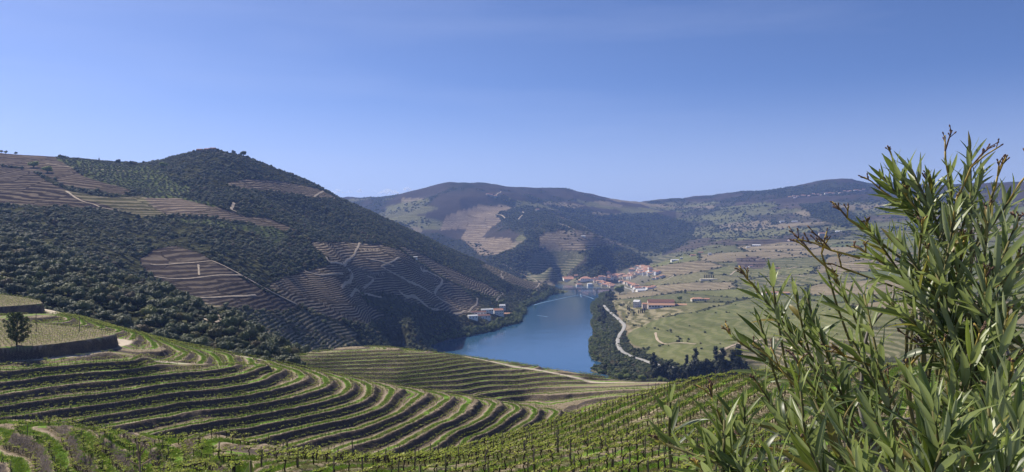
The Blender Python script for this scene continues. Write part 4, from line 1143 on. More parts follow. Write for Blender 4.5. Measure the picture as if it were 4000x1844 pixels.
# trees standing on skylines
for gx, gy, gr, lab in [(6,594,3.6,"small round tree on the left skyline, leftmost"),(22,597,3.6,"small round tree on the left skyline, second from left"),(62,603,3.4,"small round tree on the left skyline, third from left"),(232,616,3,"small tree alone on the left skyline before the olive grove"),(462,638,5,"dark broad conifer on the left skyline"),(515,645,5,"dark conifer pair on the saddle, left one"),(527,646,4,"dark conifer pair on the saddle, right one"),
                        (905,594,6,"dark tree on the peak skyline right of the ruins"),(912,599,5,"small tree on the peak skyline right of the ruins"),(951,610,7,"lone tree on the peak's right shoulder"),(1142,686,4,"small lone tree on the descending ridge"),(1350,790,5,"tree on the ridge skyline below the small clouds")]:
    p = hit(gx, gy+2, 560)
    place_tree("skyline_tree", (p.x, p.y, p.z-0.3), gr, okm, oak_tr, lab, "tree", None, 1.1, 0.4)
for gx, gy, gr, lab in [(415,1137,4.2,"bright yellow green shrub in the dark scrub wood"),(455,1140,3.8,"second bright yellow green shrub in the dark scrub wood"),(130,655,9,"pale yellow blossoming tree among the upper left terraces"),(185,675,9,"second pale yellow tree among the upper left terraces"),(640,655,9,"yellow green tree on the saddle left of the peak")]:
    p = hit(gx, gy, 345)
    place_tree("pale_shrub", (p.x, p.y, p.z), gr, spm, oak_tr, lab, "shrub", None, 0.8, 0.2)
# ------------------------------------------------------------------ vines, posts, grass of the near hill
def g_at(A, X, Y):
    return fz(X, Y)[1](A)
# row slope
VX, VY, VK = [], [], []
PX_, PY_, PK_ = [], [], []
r7 = random.Random(77)
for kk in range(-60, 60):
    a = 20.0; j = 0
    while a < 260:
        pp = (kk - 0.12*math.sin(a/23.0))*RS
        x = a*RDIR[0] + pp*RDIR[1]; y = a*RDIR[1] - pp*RDIR[0]
        if 30 < y < 236 and abs(x/y) < 0.70:
            (VX if True else 0).append(x + r7.uniform(-.1, .1)); VY.append(y + r7.uniform(-.1, .1)); VK.append(kk)
            if j % 4 == 0: PX_.append(x); PY_.append(y); PK_.append(kk)
        a += 1.5 + r7.uniform(-.15, .15); j += 1
VX, VY = np.array(VX), np.array(VY); PX_, PY_ = np.array(PX_), np.array(PY_)
def row_ok(X, Y): return (g_at(rowzone, X, Y) > 0.6) & (g_at(VF*1.0, X, Y) > 0.3) & (g_at(path, X, Y) < 0.2)
VK = np.array(VK); PK_ = np.array(PK_)
m_ = row_ok(VX, VY); VX, VY, VK = VX[m_], VY[m_], VK[m_]
m_ = row_ok(PX_, PY_); PX_, PY_, PK_ = PX_[m_], PY_[m_], PK_[m_]
# terrace rows: where the terrace number passes a fixed fraction
def contour_points(frac, cell):
    A = TS + 0.45 - frac
    X = []; Y = []
    k = np.floor(A)
    m = (k[:-1] != k[1:]); d = A[1:]-A[:-1]
    t = (np.maximum(k[:-1], k[1:]) - A[:-1])/np.where(np.abs(d) < 1e-9, 1, d)
    ok = m & (t >= 0) & (t <= 1) & (np.abs(d) < 0.6)
    X.append((XF[:-1] + t*(XF[1:]-XF[:-1]))[ok]); Y.append((YF[:-1] + t*(YF[1:]-YF[:-1]))[ok])
    m = (k[:, :-1] != k[:, 1:]); d = A[:, 1:]-A[:, :-1]
    t = (np.maximum(k[:, :-1], k[:, 1:]) - A[:, :-1])/np.where(np.abs(d) < 1e-9, 1, d)
    ok = m & (t >= 0) & (t <= 1) & (np.abs(d) < 0.6)
    X.append((XF[:, :-1] + t*(XF[:, 1:]-XF[:, :-1]))[ok]); Y.append((YF[:, :-1] + t*(YF[:, 1:]-YF[:, :-1]))[ok])
    X = np.concatenate(X); Y = np.concatenate(Y)
    h = np.stack([np.floor(X/cell), np.floor(Y/cell)], 1)
    _, i = np.unique(h, axis=0, return_index=True)
    X, Y = X[i], Y[i]
    ok = (g_at(zone, X, Y) > 0.6) & (g_at(flat, X, Y) < 0.3) & (g_at(VF*1.0, X, Y) > 0.3) & (Y > 50) & (Y < 530) & (g_at(dzdT, X, Y) < -0.5)
    return X[ok], Y[ok]
tX, tY = [], []
for fr_, cl_ in ((0.60, 1.35), (0.03, 1.35)):
    a, b = contour_points(fr_, cl_); tX.append(a); tY.append(b)
a, b = contour_points(0.245, 1.35); w_ = g_at(TW, a, b) > 8.0; tX.append(a[w_]); tY.append(b[w_])
tX = np.concatenate(tX); tY = np.concatenate(tY)
ax, ay = contour_points(0.60, 5.0); bx_, by_ = contour_points(0.245, 5.5); w_ = g_at(TW, bx_, by_) > 8.0
tpX = np.concatenate([ax, bx_[w_]]); tpY = np.concatenate([ay, by_[w_]])
# rows on the walled pads
for poly, dirv, sp in ((pad1_poly, (0.98, 0.2), 3.0), (pad2_poly, (0.97, 0.25), 3.0)):
    P = np.array(poly); c0 = P.mean(0); dv = np.array(dirv)/np.hypot(*dirv); nv = np.array([-dv[1], dv[0]])
    gx, gy = np.meshgrid(np.arange(-90, 90, 1.5), np.arange(-40, 40, sp))
    x = c0[0] + gx*dv[0] + gy*nv[0]; y = c0[1] + gx*dv[1] + gy*nv[1]; x, y = x.ravel(), y.ravel()
    ok = in_poly(x, y, poly) & (g_at(padtop, x, y) > 0.95) & (np.abs(x/y) < 0.72)
    tX = np.concatenate([tX, x[ok]]); tY = np.concatenate([tY, y[ok]])
    gx, gy = np.meshgrid(np.arange(-90, 90, 4.5), np.arange(-40, 40, sp))
    x = (c0[0] + gx*dv[0] + gy*nv[0]).ravel(); y = (c0[1] + gx*dv[1] + gy*nv[1]).ravel()
    ok = in_poly(x, y, poly) & (g_at(padtop, x, y) > 0.95) & (np.abs(x/y) < 0.72)
    tpX = np.concatenate([tpX, x[ok]]); tpY = np.concatenate([tpY, y[ok]])
print("row vines", len(VX), "terrace vines", len(tX), "posts", len(PX_), len(tpX))

def vine_parts(seed, nleaf=34):
    q = random.Random(seed); m = MB()
    h = q.uniform(0.62, 0.78)
    pts = [(0, 0, -0.15), (q.uniform(-.05, .05), q.uniform(-.05, .05), h*0.35), (q.uniform(-.10, .10), q.uniform(-.07, .07), h*0.7), (q.uniform(-.06, .06), 0, h)]
    m.tube(pts, [0.062, 0.05, 0.047, 0.055], 5)
    tips = []
    for s in (-1, 1):
        e = [Vector(pts[-1]), Vector((s*0.28, q.uniform(-.04, .04), h+q.uniform(.02, .10))), Vector((s*0.58, q.uniform(-.05, .05), h+q.uniform(-.02, .10)))]
        m.tube(e, [0.042, 0.034, 0.020], 5); tips += [e[0].lerp(e[1], .5), e[1], e[1].lerp(e[2], .5), e[2]]
    V = []; F = []
    r = np.random.default_rng(seed)
    for i in range(nleaf):
        t = tips[i % len(tips)]
        c = np.array(t) + r.normal(size=3)*np.array([.10, .09, .07]) + np.array([0, 0, .09])
        nrm = r.normal(size=3) + np.array([0, 0, .6]); nrm /= np.linalg.norm(nrm); a = np.cross(nrm, r.normal(size=3)); a /= np.linalg.norm(a); b = np.cross(nrm, a); s = 0.040 + 0.042*r.random()
        k = len(V); V += [c-a*s, c-b*s*.9+nrm*.015, c+a*s, c+b*s*.9+nrm*.015]; F += [(k, k+1, k+2), (k, k+2, k+3)]
    return m.mesh("vine_trunk", M_VBARK, True), mesh_np("vine_leaves", np.array(V), np.array(F), M_VINE, False)
VINES = [vine_parts(900+i) for i in range(6)]
def merge(meshes, mats, name):
    V = []; F = []; MI = []; b = 0
    for mi, me_ in enumerate(meshes):
        n = len(me_.vertices); co = np.empty(n*3, np.float32); me_.vertices.foreach_get("co", co); V.append(co.reshape(-1, 3))
        for p in me_.polygons: F.append(tuple(i + b for i in p.vertices)); MI.append(mi)
        b += n
    me2 = bpy.data.meshes.new(name); me2.from_pydata(np.concatenate(V).tolist(), [], F)
    for mt in mats: me2.materials.append(mt)
    me2.polygons.foreach_set("material_index", MI); me2.update(); return me2
VMERGE = [merge(v, [M_VBARK, M_VINE], "grapevine_mesh") for v in VINES]
ROWROT = math.atan2(RDIR[1], RDIR[0])
VZ = fz(VX, VY)[0]
order = np.argsort(VY)
vis = np.zeros(len(VX), bool)
c_ = order[:1100]
e_ok = ((VZ[c_]+0.7-CAMZ)/VY[c_] > -0.305) & (np.abs(VX[c_]/VY[c_]) < 0.655)
c_ = c_[e_ok]
hid = in_poly(2000 + VX[c_]/VY[c_]*FPX, HOR - (VZ[c_]+0.5-CAMZ)/VY[c_]*FPX, [(3150,1500),(4100,1400),(4100,1900),(2900,1900)])
c_ = c_[~hid]
sing = c_[:290]
rest = np.setdiff1d(np.arange(len(VX)), sing)
tag(scatter("row_vines", np.stack([VX[rest], VY[rest], VZ[rest]], 1), 0.9 + 0.3*rng.random(len(rest)), ROWROT + (rng.random(len(rest))-.5)*.4, VMERGE), "rows of leafing grapevines over the rest of the near slope", "grapevines", kind="stuff")
tz_ = fz(tX, tY)[0]
tag(scatter("terrace_vines", np.stack([tX, tY, tz_], 1), 0.8 + 0.35*rng.random(len(tX)), rng.random(len(tX))*6.28, VMERGE), "low budding grapevines lining the curved terraces", "grapevines", kind="stuff")
NTH = ['first','second','third','fourth','fifth','sixth','seventh','eighth','ninth','tenth','eleventh','twelfth','thirteenth','fourteenth','fifteenth','sixteenth','seventeenth','eighteenth','nineteenth','twentieth'] + ['far-left']*60
rows_ = sorted(set(VK[sing].tolist()), reverse=True)
def row_name(k):
    j = rows_.index(k) if k in rows_ else min(range(len(rows_)), key=lambda q_: abs(rows_[q_]-k))
    return 'in the %s diagonal vine row counted from the oleander' % NTH[j]
for i in sing:
    e = bpy.data.objects.new("grapevine", None); COL.objects.link(e); e.location = (VX[i], VY[i], VZ[i]); s = random.uniform(.9, 1.2); e.scale = (s, s, s); e.rotation_euler = (0, 0, ROWROT + random.uniform(-.2, .2))
    px = 2000 + VX[i]/VY[i]*FPX
    side = row_name(int(VK[i]))
    tag(e, "gnarled grapevine with young leaves " + side, "grapevine", "grapevines " + side)
    v = VINES[i % 6]; link("trunk", v[0], e); link("leaves", v[1], e)
# posts
pm = MB().tube([(0, 0, -0.3), (0.01, 0, 0.7), (0.0, 0.01, 1.0)], [0.05, 0.047, 0.044], 6).mesh("vine_post", M_POST)
PZ_ = fz(PX_, PY_)[0]
order = np.argsort(PY_)
o1 = order[((PZ_[order]+1-CAMZ)/PY_[order] > -0.31) & (np.abs(PX_[order]/PY_[order]) < 0.655)]
hid = in_poly(2000 + PX_[o1]/PY_[o1]*FPX, HOR - (PZ_[o1]+0.8-CAMZ)/PY_[o1]*FPX, [(3150,1500),(4100,1400),(4100,1900),(2900,1900)])
o1 = o1[~hid][:290]
for i in o1:
    e = link("vineyard_post", pm); e.location = (PX_[i], PY_[i], PZ_[i]); e.scale = (1, 1, random.uniform(1.35, 1.9)); e.rotation_euler = (random.uniform(-.06, .06), random.uniform(-.06, .06), random.random()*6)
    px = 2000 + PX_[i]/PY_[i]*FPX
    side = row_name(int(PK_[i]))
    tag(e, "grey wooden post " + side, "post", "vineyard posts " + side)
restp = np.setdiff1d(np.arange(len(PX_)), o1)
px_all = np.concatenate([PX_[restp], tpX]); py_all = np.concatenate([PY_[restp], tpY])
tag(scatter("terrace_posts", np.stack([px_all, py_all, fz(px_all, py_all)[0]], 1), np.full(len(px_all), 1.0), rng.random(len(px_all))*6.28, [pm], 1.25 + 0.4*rng.random(len(px_all))), "wooden stakes along the terrace edges and far rows", "stakes", kind="stuff")
# grass tufts
def tuft(seed, n=11, h=0.22, mat=None):
    r = np.random.default_rng(seed); V = []; F = []
    for i in range(n):
        b = r.normal(size=2)*0.13; d = r.normal(size=2)*0.12; w = 0.020 + 0.02*r.random(); a = r.random()*6.28; wx, wy = math.cos(a)*w, math.sin(a)*w; hh = h*(0.5 + 0.8*r.random())
        k = len(V); V += [(b[0]-wx, b[1]-wy, -0.03), (b[0]+wx, b[1]+wy, -0.03), (b[0]+d[0]*.5, b[1]+d[1]*.5, hh*.7), (b[0]+d[0], b[1]+d[1], hh)]
        F += [(k, k+1, k+2), (k, k+2, k+3)]
    return mesh_np("grass_tuft", np.array(V), np.array(F), mat, False)
gx = []; gy = []; dx = []; dy = []
n = 160000
yy = 48 + 190*rng.random(n)**1.3; uu = (rng.random(n)-.5)*1.36; xx = uu*yy
rzv = g_at(rowzone, xx, yy); rcv = rowco(xx, yy) % 1.0; s_ = (g_at(TS, xx, yy)+.45) % 1.0; vv = g_at(VF*1.0, xx, yy) > .3; pv = g_at(path, xx, yy) < .1; fl = g_at(zone, xx, yy)
gn = fbm(xx/6, yy/6, 3, 300)
twv = g_at(TW, xx, yy)
lush = vv & pv & (((rzv > .6) & (rcv > .28) & (rcv < .70) & (gn > -.25)) | ((fl > .6) & (yy < 150) & (np.abs((s_-.42)*twv) < .95)))
dryv = vv & pv & ~lush & (rng.random(n) < .40) & (gn > -.4) & (((rzv > .6)) | ((fl > .6) & (yy < 170) & (np.abs((s_-.42)*twv) > 2.2) & (rng.random(n) < .45)))
tg = [tuft(10+i, 11, 0.2, M_GRASS) for i in range(4)]; td = [tuft(20+i, 8, 0.17, M_DRYG) for i in range(4)]
for nm, mk, ms, lab in (("grass", lush, tg, "lush green grass strips between the near vine rows"), ("dry_grass", dryv, td, "dry straw-coloured grass on the near banks and rows")):
    X, Y = xx[mk], yy[mk]
    print(nm, len(X))
    tag(scatter(nm, np.stack([X, Y, fz(X, Y)[0]], 1), (0.8 + 0.7*rng.random(len(X)))*np.clip(Y/90, .8, 1.6), rng.random(len(X))*6.28, ms), lab, "grass", kind="stuff")
# grass strip of the curved terraces stands up as a low green band
sx_, sy_ = [], []
for f_ in (0.36, 0.40, 0.44, 0.48):
    a, b = contour_points(f_, 0.8); k3 = np.abs(f_-0.42)*g_at(TW, a, b) < 0.7; k3 &= (fbm(a/9, b/9, 2, 310) > -.45); sx_.append(a[k3]); sy_.append(b[k3])
sx_ = np.concatenate(sx_); sy_ = np.concatenate(sy_); print('strip tufts', len(sx_))
tag(scatter("terrace_grass", np.stack([sx_, sy_, fz(sx_, sy_)[0]], 1), 1.2 + 0.9*rng.random(len(sx_)), rng.random(len(sx_))*6.28, tg + [td[0]]), "green grass strips along the middle of the curved terraces", "grass", kind="stuff")
# shrubby weeds on the banks of the middle terraces
wb = [contour_points(f_, 1.3) for f_ in (0.74, 0.82, 0.90, 0.96)]
bx0 = np.concatenate([a_ for a_, b_ in wb]); by0 = np.concatenate([b_ for a_, b_ in wb])
kk_ = (rng.random(len(bx0)) < 0.75) & (fbm(bx0/7, by0/7, 3, 320) > -.1); bx0, by0 = bx0[kk_] + rng.normal(size=kk_.sum())*.4, by0[kk_] + rng.normal(size=kk_.sum())*.4
tag(scatter("bank_weeds", np.stack([bx0, by0, fz(bx0, by0)[0]], 1), 1.0 + 1.3*rng.random(len(bx0)), rng.random(len(bx0))*6.28, td), "dry weeds rooted in the dark terrace banks", "weeds", kind="stuff")

# ------------------------------------------------------------------ the pine on the road edge and utility poles
def pine():
    p = np.array(PZ(66, 1408, 152.4)); z = float(fz(p[0], p[1])[0])
    e = bpy.data.objects.new("pine_tree", None); COL.objects.link(e); e.location = (p[0], p[1], z)
    tag(e, "lone bushy pine at the road edge below the walled terrace", "tree")
    m = MB(); m.tube([(0, 0, -1), (0.05, 0, 3), (0.1, 0.05, 6.5), (0.05, 0.1, 10.2)], [0.22, 0.18, 0.12, 0.03], 7)
    q = random.Random(3); lob = []
    for j in range(40):
        h = 1.0 + 8.6*(j/40.0); a = j*2.4 + q.uniform(-.4, .4); R_ = (3.3*math.sin(math.pi*min(1, (h+1.2)/11.4))**0.8 + 0.2)*q.uniform(.7, 1.1)
        t = Vector((math.cos(a)*R_, math.sin(a)*R_, h + 0.35*R_))
        m.tube([(0.05, 0.03, h), Vector((math.cos(a)*R_*.5, math.sin(a)*R_*.5, h + .05*R_)), t], [0.05, 0.035, 0.015], 4)
        lob.append((t, 0.75)); lob.append((t*0.72 + Vector((0, 0, h*0.26)), 0.7)); lob.append((t*0.4 + Vector((0, 0, h*0.58)), 0.7))
    link("trunk", m.mesh("pine_trunk", M_BARK, True), e)
    r = np.random.default_rng(4); V = []; F = []
    for c, rad_ in lob:
        n = 80
        d = r.normal(size=(n, 3)); d /= np.linalg.norm(d, axis=1, keepdims=True)
        a = np.array(c) + d*rad_*0.25; b = np.array(c) + d*rad_*(0.75 + .4*r.random((n, 1))); s = np.cross(d, r.normal(size=(n, 3))); s /= np.linalg.norm(s, axis=1, keepdims=True)
        k = len(V); V.append(np.stack([a-s*.08, a+s*.08, b], 1).reshape(-1, 3))
    V = np.concatenate(V); link("crown", mesh_np("pine_crown", V, np.arange(len(V)).reshape(-1, 3), M_PINE, False), e)
pine()
for gx_, y0, y1, lab in [(141, 1297, 1209, "tall thin utility pole on the walled terrace, left one"), (311, 1296, 1235, "tall thin utility pole on the walled terrace, right one"), (531, 1327, 1297, "short pole beside the track right of the walled terrace")]:
    p = hit(gx_, y0); h = (y0-y1)/FPX*p.y
    e = bpy.data.objects.new("utility_pole", None); COL.objects.link(e); e.location = p; tag(e, lab, "pole")
    link("pole", MB().tube([(0, 0, -.5), (0, 0, h)], [.13, .09], 6).mesh("pole", M_POST), e); link("crossarm", MB().box(-.5, .5, -.05, .05, h-.5, h-.38).mesh("crossarm", M_POST), e)
# ------------------------------------------------------------------ buildings
M_WHITE = simple_mat("whitewash", (0.86, 0.84, 0.80), 0.9, 0.06, 0.6)
M_CREAM = simple_mat("cream_plaster", (0.66, 0.60, 0.48), 0.9, 0.08, 0.6)
M_PINKW = simple_mat("pale_pink_plaster", (0.64, 0.52, 0.46), 0.9, 0.08, 0.6)
M_STONE = simple_mat("stone_wall", (0.30, 0.26, 0.21), 0.95, 0.25, 0.8)
def tile_mat(name, c):
    k = NM(name); w = k.new("ShaderNodeTexWave"); w.wave_type = 'BANDS'; w.bands_direction = 'X'
    w.inputs["Scale"].default_value = 1.6; w.inputs["Distortion"].default_value = 0.6; k.l.new(k.objco(), w.inputs["Vector"])
    n = k.noise(0.7, 5, 0.65, k.objco())
    d = tuple(x*0.55 for x in c); l = tuple(min(1, x*1.35) for x in c)
    k.color(k.mix(k.math('ADD', k.math('MULTIPLY', n, 0.8), k.math('MULTIPLY', w.outputs["Fac"], 0.2)), d, l)); k.bump(w.outputs["Fac"], 0.4, 0.05); return k.m
M_RED = tile_mat("terracotta_tiles", (0.48, 0.25, 0.17)); M_ORANGE = tile_mat("orange_tiles", (0.54, 0.31, 0.20)); M_DKRED = tile_mat("weathered_dark_tiles", (0.22, 0.11, 0.085)); M_PALE = simple_mat("pale_sheet_roof", (0.62, 0.62, 0.62), 0.6, 0.06, 0.5)
M_WIN = NM("window_glass"); M_WIN.color((0.03, 0.04, 0.05)); M_WIN.b.inputs["Roughness"].default_value = 0.15; M_WIN = M_WIN.m
M_DOOR = simple_mat("painted_door", (0.10, 0.07, 0.05), 0.7, 0.2, 2.0)
WINM = {}
def unit_window():
    if 'w' not in WINM:
        m = MB(); m.box(-.5, .5, -.06, .02, -.5, .5); m.box(-.62, .62, -.10, .0, -.62, -.5); WINM['w'] = m.mesh("window", M_WIN)
    return WINM['w']
def house(name, loc, rot, w, d, h, roof_h, wm, rm, label, cat="house", group=None, nwin=3, storeys=1, hip=False, overhang=0.4, door=True, chimney=False):
    """gabled or hipped house; local x along the ridge, front is -y"""
    e = bpy.data.objects.new(name, None); COL.objects.link(e); e.location = loc; e.rotation_euler = (0, 0, rot); tag(e, label, cat, group)
    m = MB(); a, b = w/2, d/2
    m.box(-a, a, -b, b, -6, h)
    if not hip: m.add([(-a, -b, h), (-a, b, h), (-a, 0, h+roof_h*.96), (a, -b, h), (a, b, h), (a, 0, h+roof_h*.96)], [(0, 2, 1), (3, 4, 5)])
    link("wall", m.mesh("wall", wm), e)
    o = overhang; r = MB(); hr = min(a*0.7, b) if hip else -o
    zo = h - roof_h*o/b
    top = [(-a+hr, 0, h+roof_h), (a-hr, 0, h+roof_h)]
    c = [(-a-o, -b-o, zo), (a+o, -b-o, zo), (a+o, b+o, zo), (-a-o, b+o, zo)]
    V = c + top; V2 = [(x, y, z+0.28) for x, y, z in V]
    Fs = [(0, 1, 5, 4), (2, 3, 4, 5)] + ([(1, 2, 5), (3, 0, 4)] if hip else [])
    r.add(V2, Fs); r.add(V, [tuple(reversed(f)) for f in Fs])
    r.add(c + V2[:4], [(0, 1, 5, 4), (1, 2, 6, 5), (2, 3, 7, 6), (3, 0, 4, 7)])
    ro = link("roof", r.mesh("roof", rm), e)
    if chimney:
        link("chimney", MB().box(a*.4, a*.4+1, .4, 1.3, h, h+roof_h+1.4).mesh("chimney", wm), ro)
    ww = max(1.1, w*0.07); sh = h/storeys
    for s in range(storeys):
        for i in range(nwin):
            if door and s == 0 and i == nwin//2: continue
            x = -a + (i+.5)*w/nwin
            q = link("window", unit_window(), e); q.location = (x, -b-.02, sh*(s+.55)); q.scale = (ww, 1, sh*.42)
        for sx in (-1, 1):
            q = link("window", unit_window(), e); q.location = (sx*(a+.02), 0, sh*(s+.55)); q.rotation_euler = (0, 0, sx*math.pi/2); q.scale = (ww, 1, sh*.42)
    if door:
        q = link("door", MB().box(-.7, .7, -.08, .02, 0, 2.4).mesh("door", M_DOOR), e); q.location = (-a + (nwin//2+.5)*w/nwin, -b-.02, 0)
    return e
def at_px(px, py): return hit(px, py, 560)

# the estate on the right bank
p = at_px(2489, 1200)
house("white_house", p, R(-28), 15, 17, 13.5, 4.2, M_WHITE, M_PALE, "tall white gabled house left of the long red-roofed cellar", "house", None, 4, 3, False, .5)
p = at_px(2583, 1202); pc0 = p.copy()
house("wine_cellar", p, R(-3), 60, 14, 6.5, 3.6, M_WHITE, M_ORANGE, "long white cellar hall with orange tile roof and dark wide doors", "building", None, 9, 1, False, .6)
house("rear_cellar", p + Vector((2, 17, 1.0)), R(-3), 60, 18, 12.0, 4.6, M_PINKW, M_DKRED, "taller rear hall with dark weathered roof behind the long white cellar", "building", None, 14, 1, False, .6, False)
house("link_building", p + Vector((-37, 9, 0)), R(-3), 10, 12, 8, 2.6, M_PINKW, M_RED, "small pinkish block between the tall white house and the long cellar", "building", None, 2, 2)
house("low_annex", p + Vector((46, 14, 1)), R(-6), 30, 12, 4.5, 2.4, M_STONE, M_ORANGE, "low orange-roofed annex at the right end of the long cellar", "building", None, 4, 1)
p = at_px(2724, 1175)
house("farmhouse", p, R(5), 30, 13, 5, 3.0, M_CREAM, M_ORANGE, "low farmhouse with broad orange roof right of the estate", "house", None, 5, 1, True)
house("farm_shed", p + Vector((24, 4, 0)), R(-20), 12, 9, 4, 2, M_CREAM, M_RED, "small shed right of the broad orange-roofed farmhouse", "shed", None, 2, 1)
# the estate on the left bank
for px, py, rt, w, d, h, rh, wm, rm, st, lab in [
    (1845,1243,25,20,10,5,1.8,M_WHITE,M_PALE,1,"white hall with pale sheet roof, leftmost of the left-bank estate"), (1885,1243,25,32,11,5.5,2.4,M_WHITE,M_DKRED,1,"long white hall with dark brown roof in the left-bank estate"),
    (1868,1230,25,34,9,6,2.2,M_WHITE,M_DKRED,1,"rear long hall with brown roof in the left-bank estate"), (1902,1218,25,28,9,5,2.0,M_WHITE,M_PALE,1,"uppermost pale-roofed hall of the left-bank estate"),
    (1945,1229,20,22,14,10,3.6,M_WHITE,M_RED,2,"two-storey white house at the right of the left-bank estate"), (1962,1207,10,13,11,8,2.8,M_WHITE,M_PALE,2,"small white house behind the two-storey estate house on the left bank"), (1983,1232,0,16,9,4,2,M_STONE,M_ORANGE,1,"low stone shed nearest the river at the left-bank estate")]:
    house("estate_building", at_px(px, py), R(rt), w, d, h, rh, wm, rm, lab, "building", None, 5 if w > 20 else 3, st)

# the riverside village
rv = random.Random(41)
def vh(px, py, w=None, st=None, rm=None, wm=None, where="", big=False):
    p = at_px(px, py)
    st = st or rv.choice([1, 2, 2, 2, 3]); w = (w or rv.uniform(11, 19))*1.15; d = w*rv.uniform(.55, .85); h = 3.3*st
    rm = rm or rv.choice([M_RED, M_RED, M_ORANGE, M_ORANGE, M_DKRED]); wm = wm or rv.choice([M_WHITE, M_WHITE, M_WHITE, M_CREAM, M_PINKW])
    wn_ = {M_WHITE.name: "white", M_CREAM.name: "cream", M_PINKW.name: "pinkish"}[wm.name]; rn = {M_RED.name: "red", M_ORANGE.name: "orange", M_DKRED.name: "dark brown", M_PALE.name: "pale"}[rm.name]
    sn = {1: "one-storey", 2: "two-storey", 3: "three-storey", 4: "four-storey"}[st]
    lab = "%s%s %s house with %s roof %s" % ("large " if w > 24 else "", sn, wn_, rn, where)
    house("village_house", p, R(rv.uniform(-30, 30)), w, d, h, d*.22, wm, rm, lab, "house", "village houses " + where, 3 if w < 20 else 5, st, rv.random() < .35)
for px, py, w, st, rm, wm in [(2228,1086,34,1,M_DKRED,M_PINKW),(2220,1096,36,2,M_RED,M_WHITE),(2250,1082,14,2,M_RED,M_PINKW),(2205,1090,18,2,M_RED,M_CREAM)]: vh(px, py, w, st, rm, wm, "in the waterfront cluster left of the village")
for px, py, w, st, rm, wm in [(2288,1094,36,2,M_RED,M_WHITE),(2262,1114,20,1,M_RED,M_WHITE),(2305,1116,18,2,M_PALE,M_WHITE),(2268,1102,14,2,M_ORANGE,M_PINKW)]: vh(px, py, w, st, rm, wm, "behind the quay near the bridge")
for i in range(11): vh(2310+i*7+rv.uniform(-2, 2), 1096-1.0*i+rv.uniform(-2, 3), None, None, None, None, "in the middle row of the village")
for i in range(8): vh(2330+i*9+rv.uniform(-2, 2), 1100+2.6*i+rv.uniform(-2, 2), None, 2, None, None, "along the village main street")
for i in range(6): vh(2345+i*9+rv.uniform(-2, 2), 1114+1.6*i+rv.uniform(-2, 2), None, None, None, None, "on the lower village side facing the river")
for i in range(9): vh(2425+i*7.5+rv.uniform(-2, 2), 1102+2.2*i+rv.uniform(-2, 2), None, 2, rv.choice([M_RED, M_ORANGE]), None, "in the terraced row right of the main street")
for px, py, w, st, rm in [(2492,1131,26,2,M_RED),(2478,1122,20,2,M_ORANGE),(2503,1138,24,1,M_PALE),(2538,1130,20,2,M_RED),(2552,1126,14,2,M_RED),(2515,1128,14,2,M_ORANGE)]: vh(px, py, w, st, rm, M_WHITE, "at the right end of the village")
for i in range(52): vh(2376+rv.uniform(0, 110), 1072+rv.uniform(0, 20), rv.uniform(9, 15), None, None, None, "on the middle slope of the village")
for i in range(34): vh(2490+rv.uniform(0, 52), 1044+rv.uniform(0, 30), rv.uniform(12, 20), rv.choice([2, 3, 3]), None, M_WHITE, "in the upper hillside quarter of the village")
vh(2468, 1060, 22, 3, M_RED, M_WHITE, "alone above the village at the forest edge"); vh(2404, 1080, 18, 2, M_PALE, M_WHITE, "with flat pale roof in mid-village")
for px, py in [(2558,1070),(2565,1072),(2572,1068)]: vh(px, py, 14, 3, M_RED, M_WHITE, "at the right edge of the upper quarter")
for px, py in [(2555,1092),(2566,1090),(2584,1084),(2590,1082)]: vh(px, py, 10, 2, M_ORANGE, M_WHITE, "standing apart on the slope right of the village")
# scattered farms of the right-hand slopes
for px, py, w, st, rm, wm, lab in [(2932,1043,13,1,M_RED,M_WHITE,"by the dark brown plot"),(2773,996,13,2,M_PALE,M_WHITE,"with tower-like shape right of the valley mouth"),(2707,1000,22,1,M_RED,M_PINKW,"above the village on the slope"),(2737,989,20,1,M_RED,M_PINKW,"higher above the village on the slope"),
    (2922,968,16,1,M_PALE,M_WHITE,"mid-slope beside the long pale shed"),(2955,961,34,1,M_PALE,M_WHITE,"mid-slope, long pale shed"),(3055,869,26,2,M_PALE,M_WHITE,"high on the slope, left of two"),(3104,867,30,1,M_PALE,M_WHITE,"high on the slope, right of two"),(3093,940,32,1,M_RED,M_PINKW,"with wide red roof in the middle of the right slope"),
    (3212,918,30,2,M_ORANGE,M_CREAM,"beside the thin chimney stack"),(3280,907,36,1,M_PALE,M_WHITE,"long and flat near the oleander's upper left"),(2636,1019,30,1,M_PALE,M_WHITE,"long and white above the village edge"),(2662,1013,9,2,M_PALE,M_WHITE,"small and tower-like above the village edge"),(3035,1052,20,1,M_RED,M_CREAM,"by the pale field road behind the oleander tips"),
    (2998,1150,26,1,M_RED,M_WHITE,"in the red-roofed row left part, behind the oleander"),(3025,1148,26,1,M_RED,M_WHITE,"in the red-roofed row centre, behind the oleander"),(3060,1150,28,1,M_ORANGE,M_PINKW,"in the red-roofed row right part, behind the oleander"),(2945,1152,16,1,M_PALE,M_WHITE,"with pale tent-like roof left of the red-roofed row"),(3055,895,14,2,M_RED,M_CREAM,"halfway up the right slope below the two white ones"),(2278,925,20,1,M_PALE,M_WHITE,"alone among the terraces of the central hill"),(1622,1010,9,1,M_PALE,M_WHITE,"tiny among the left terraces beside the track")]:
    house("farm_building", at_px(px, py), R(rv.uniform(-20, 20)), w, w*.45, 3.4*st, w*.09, wm, rm, "farm building %s" % lab, "building", "farm buildings on the slopes", 4, st)
rv2 = random.Random(9)
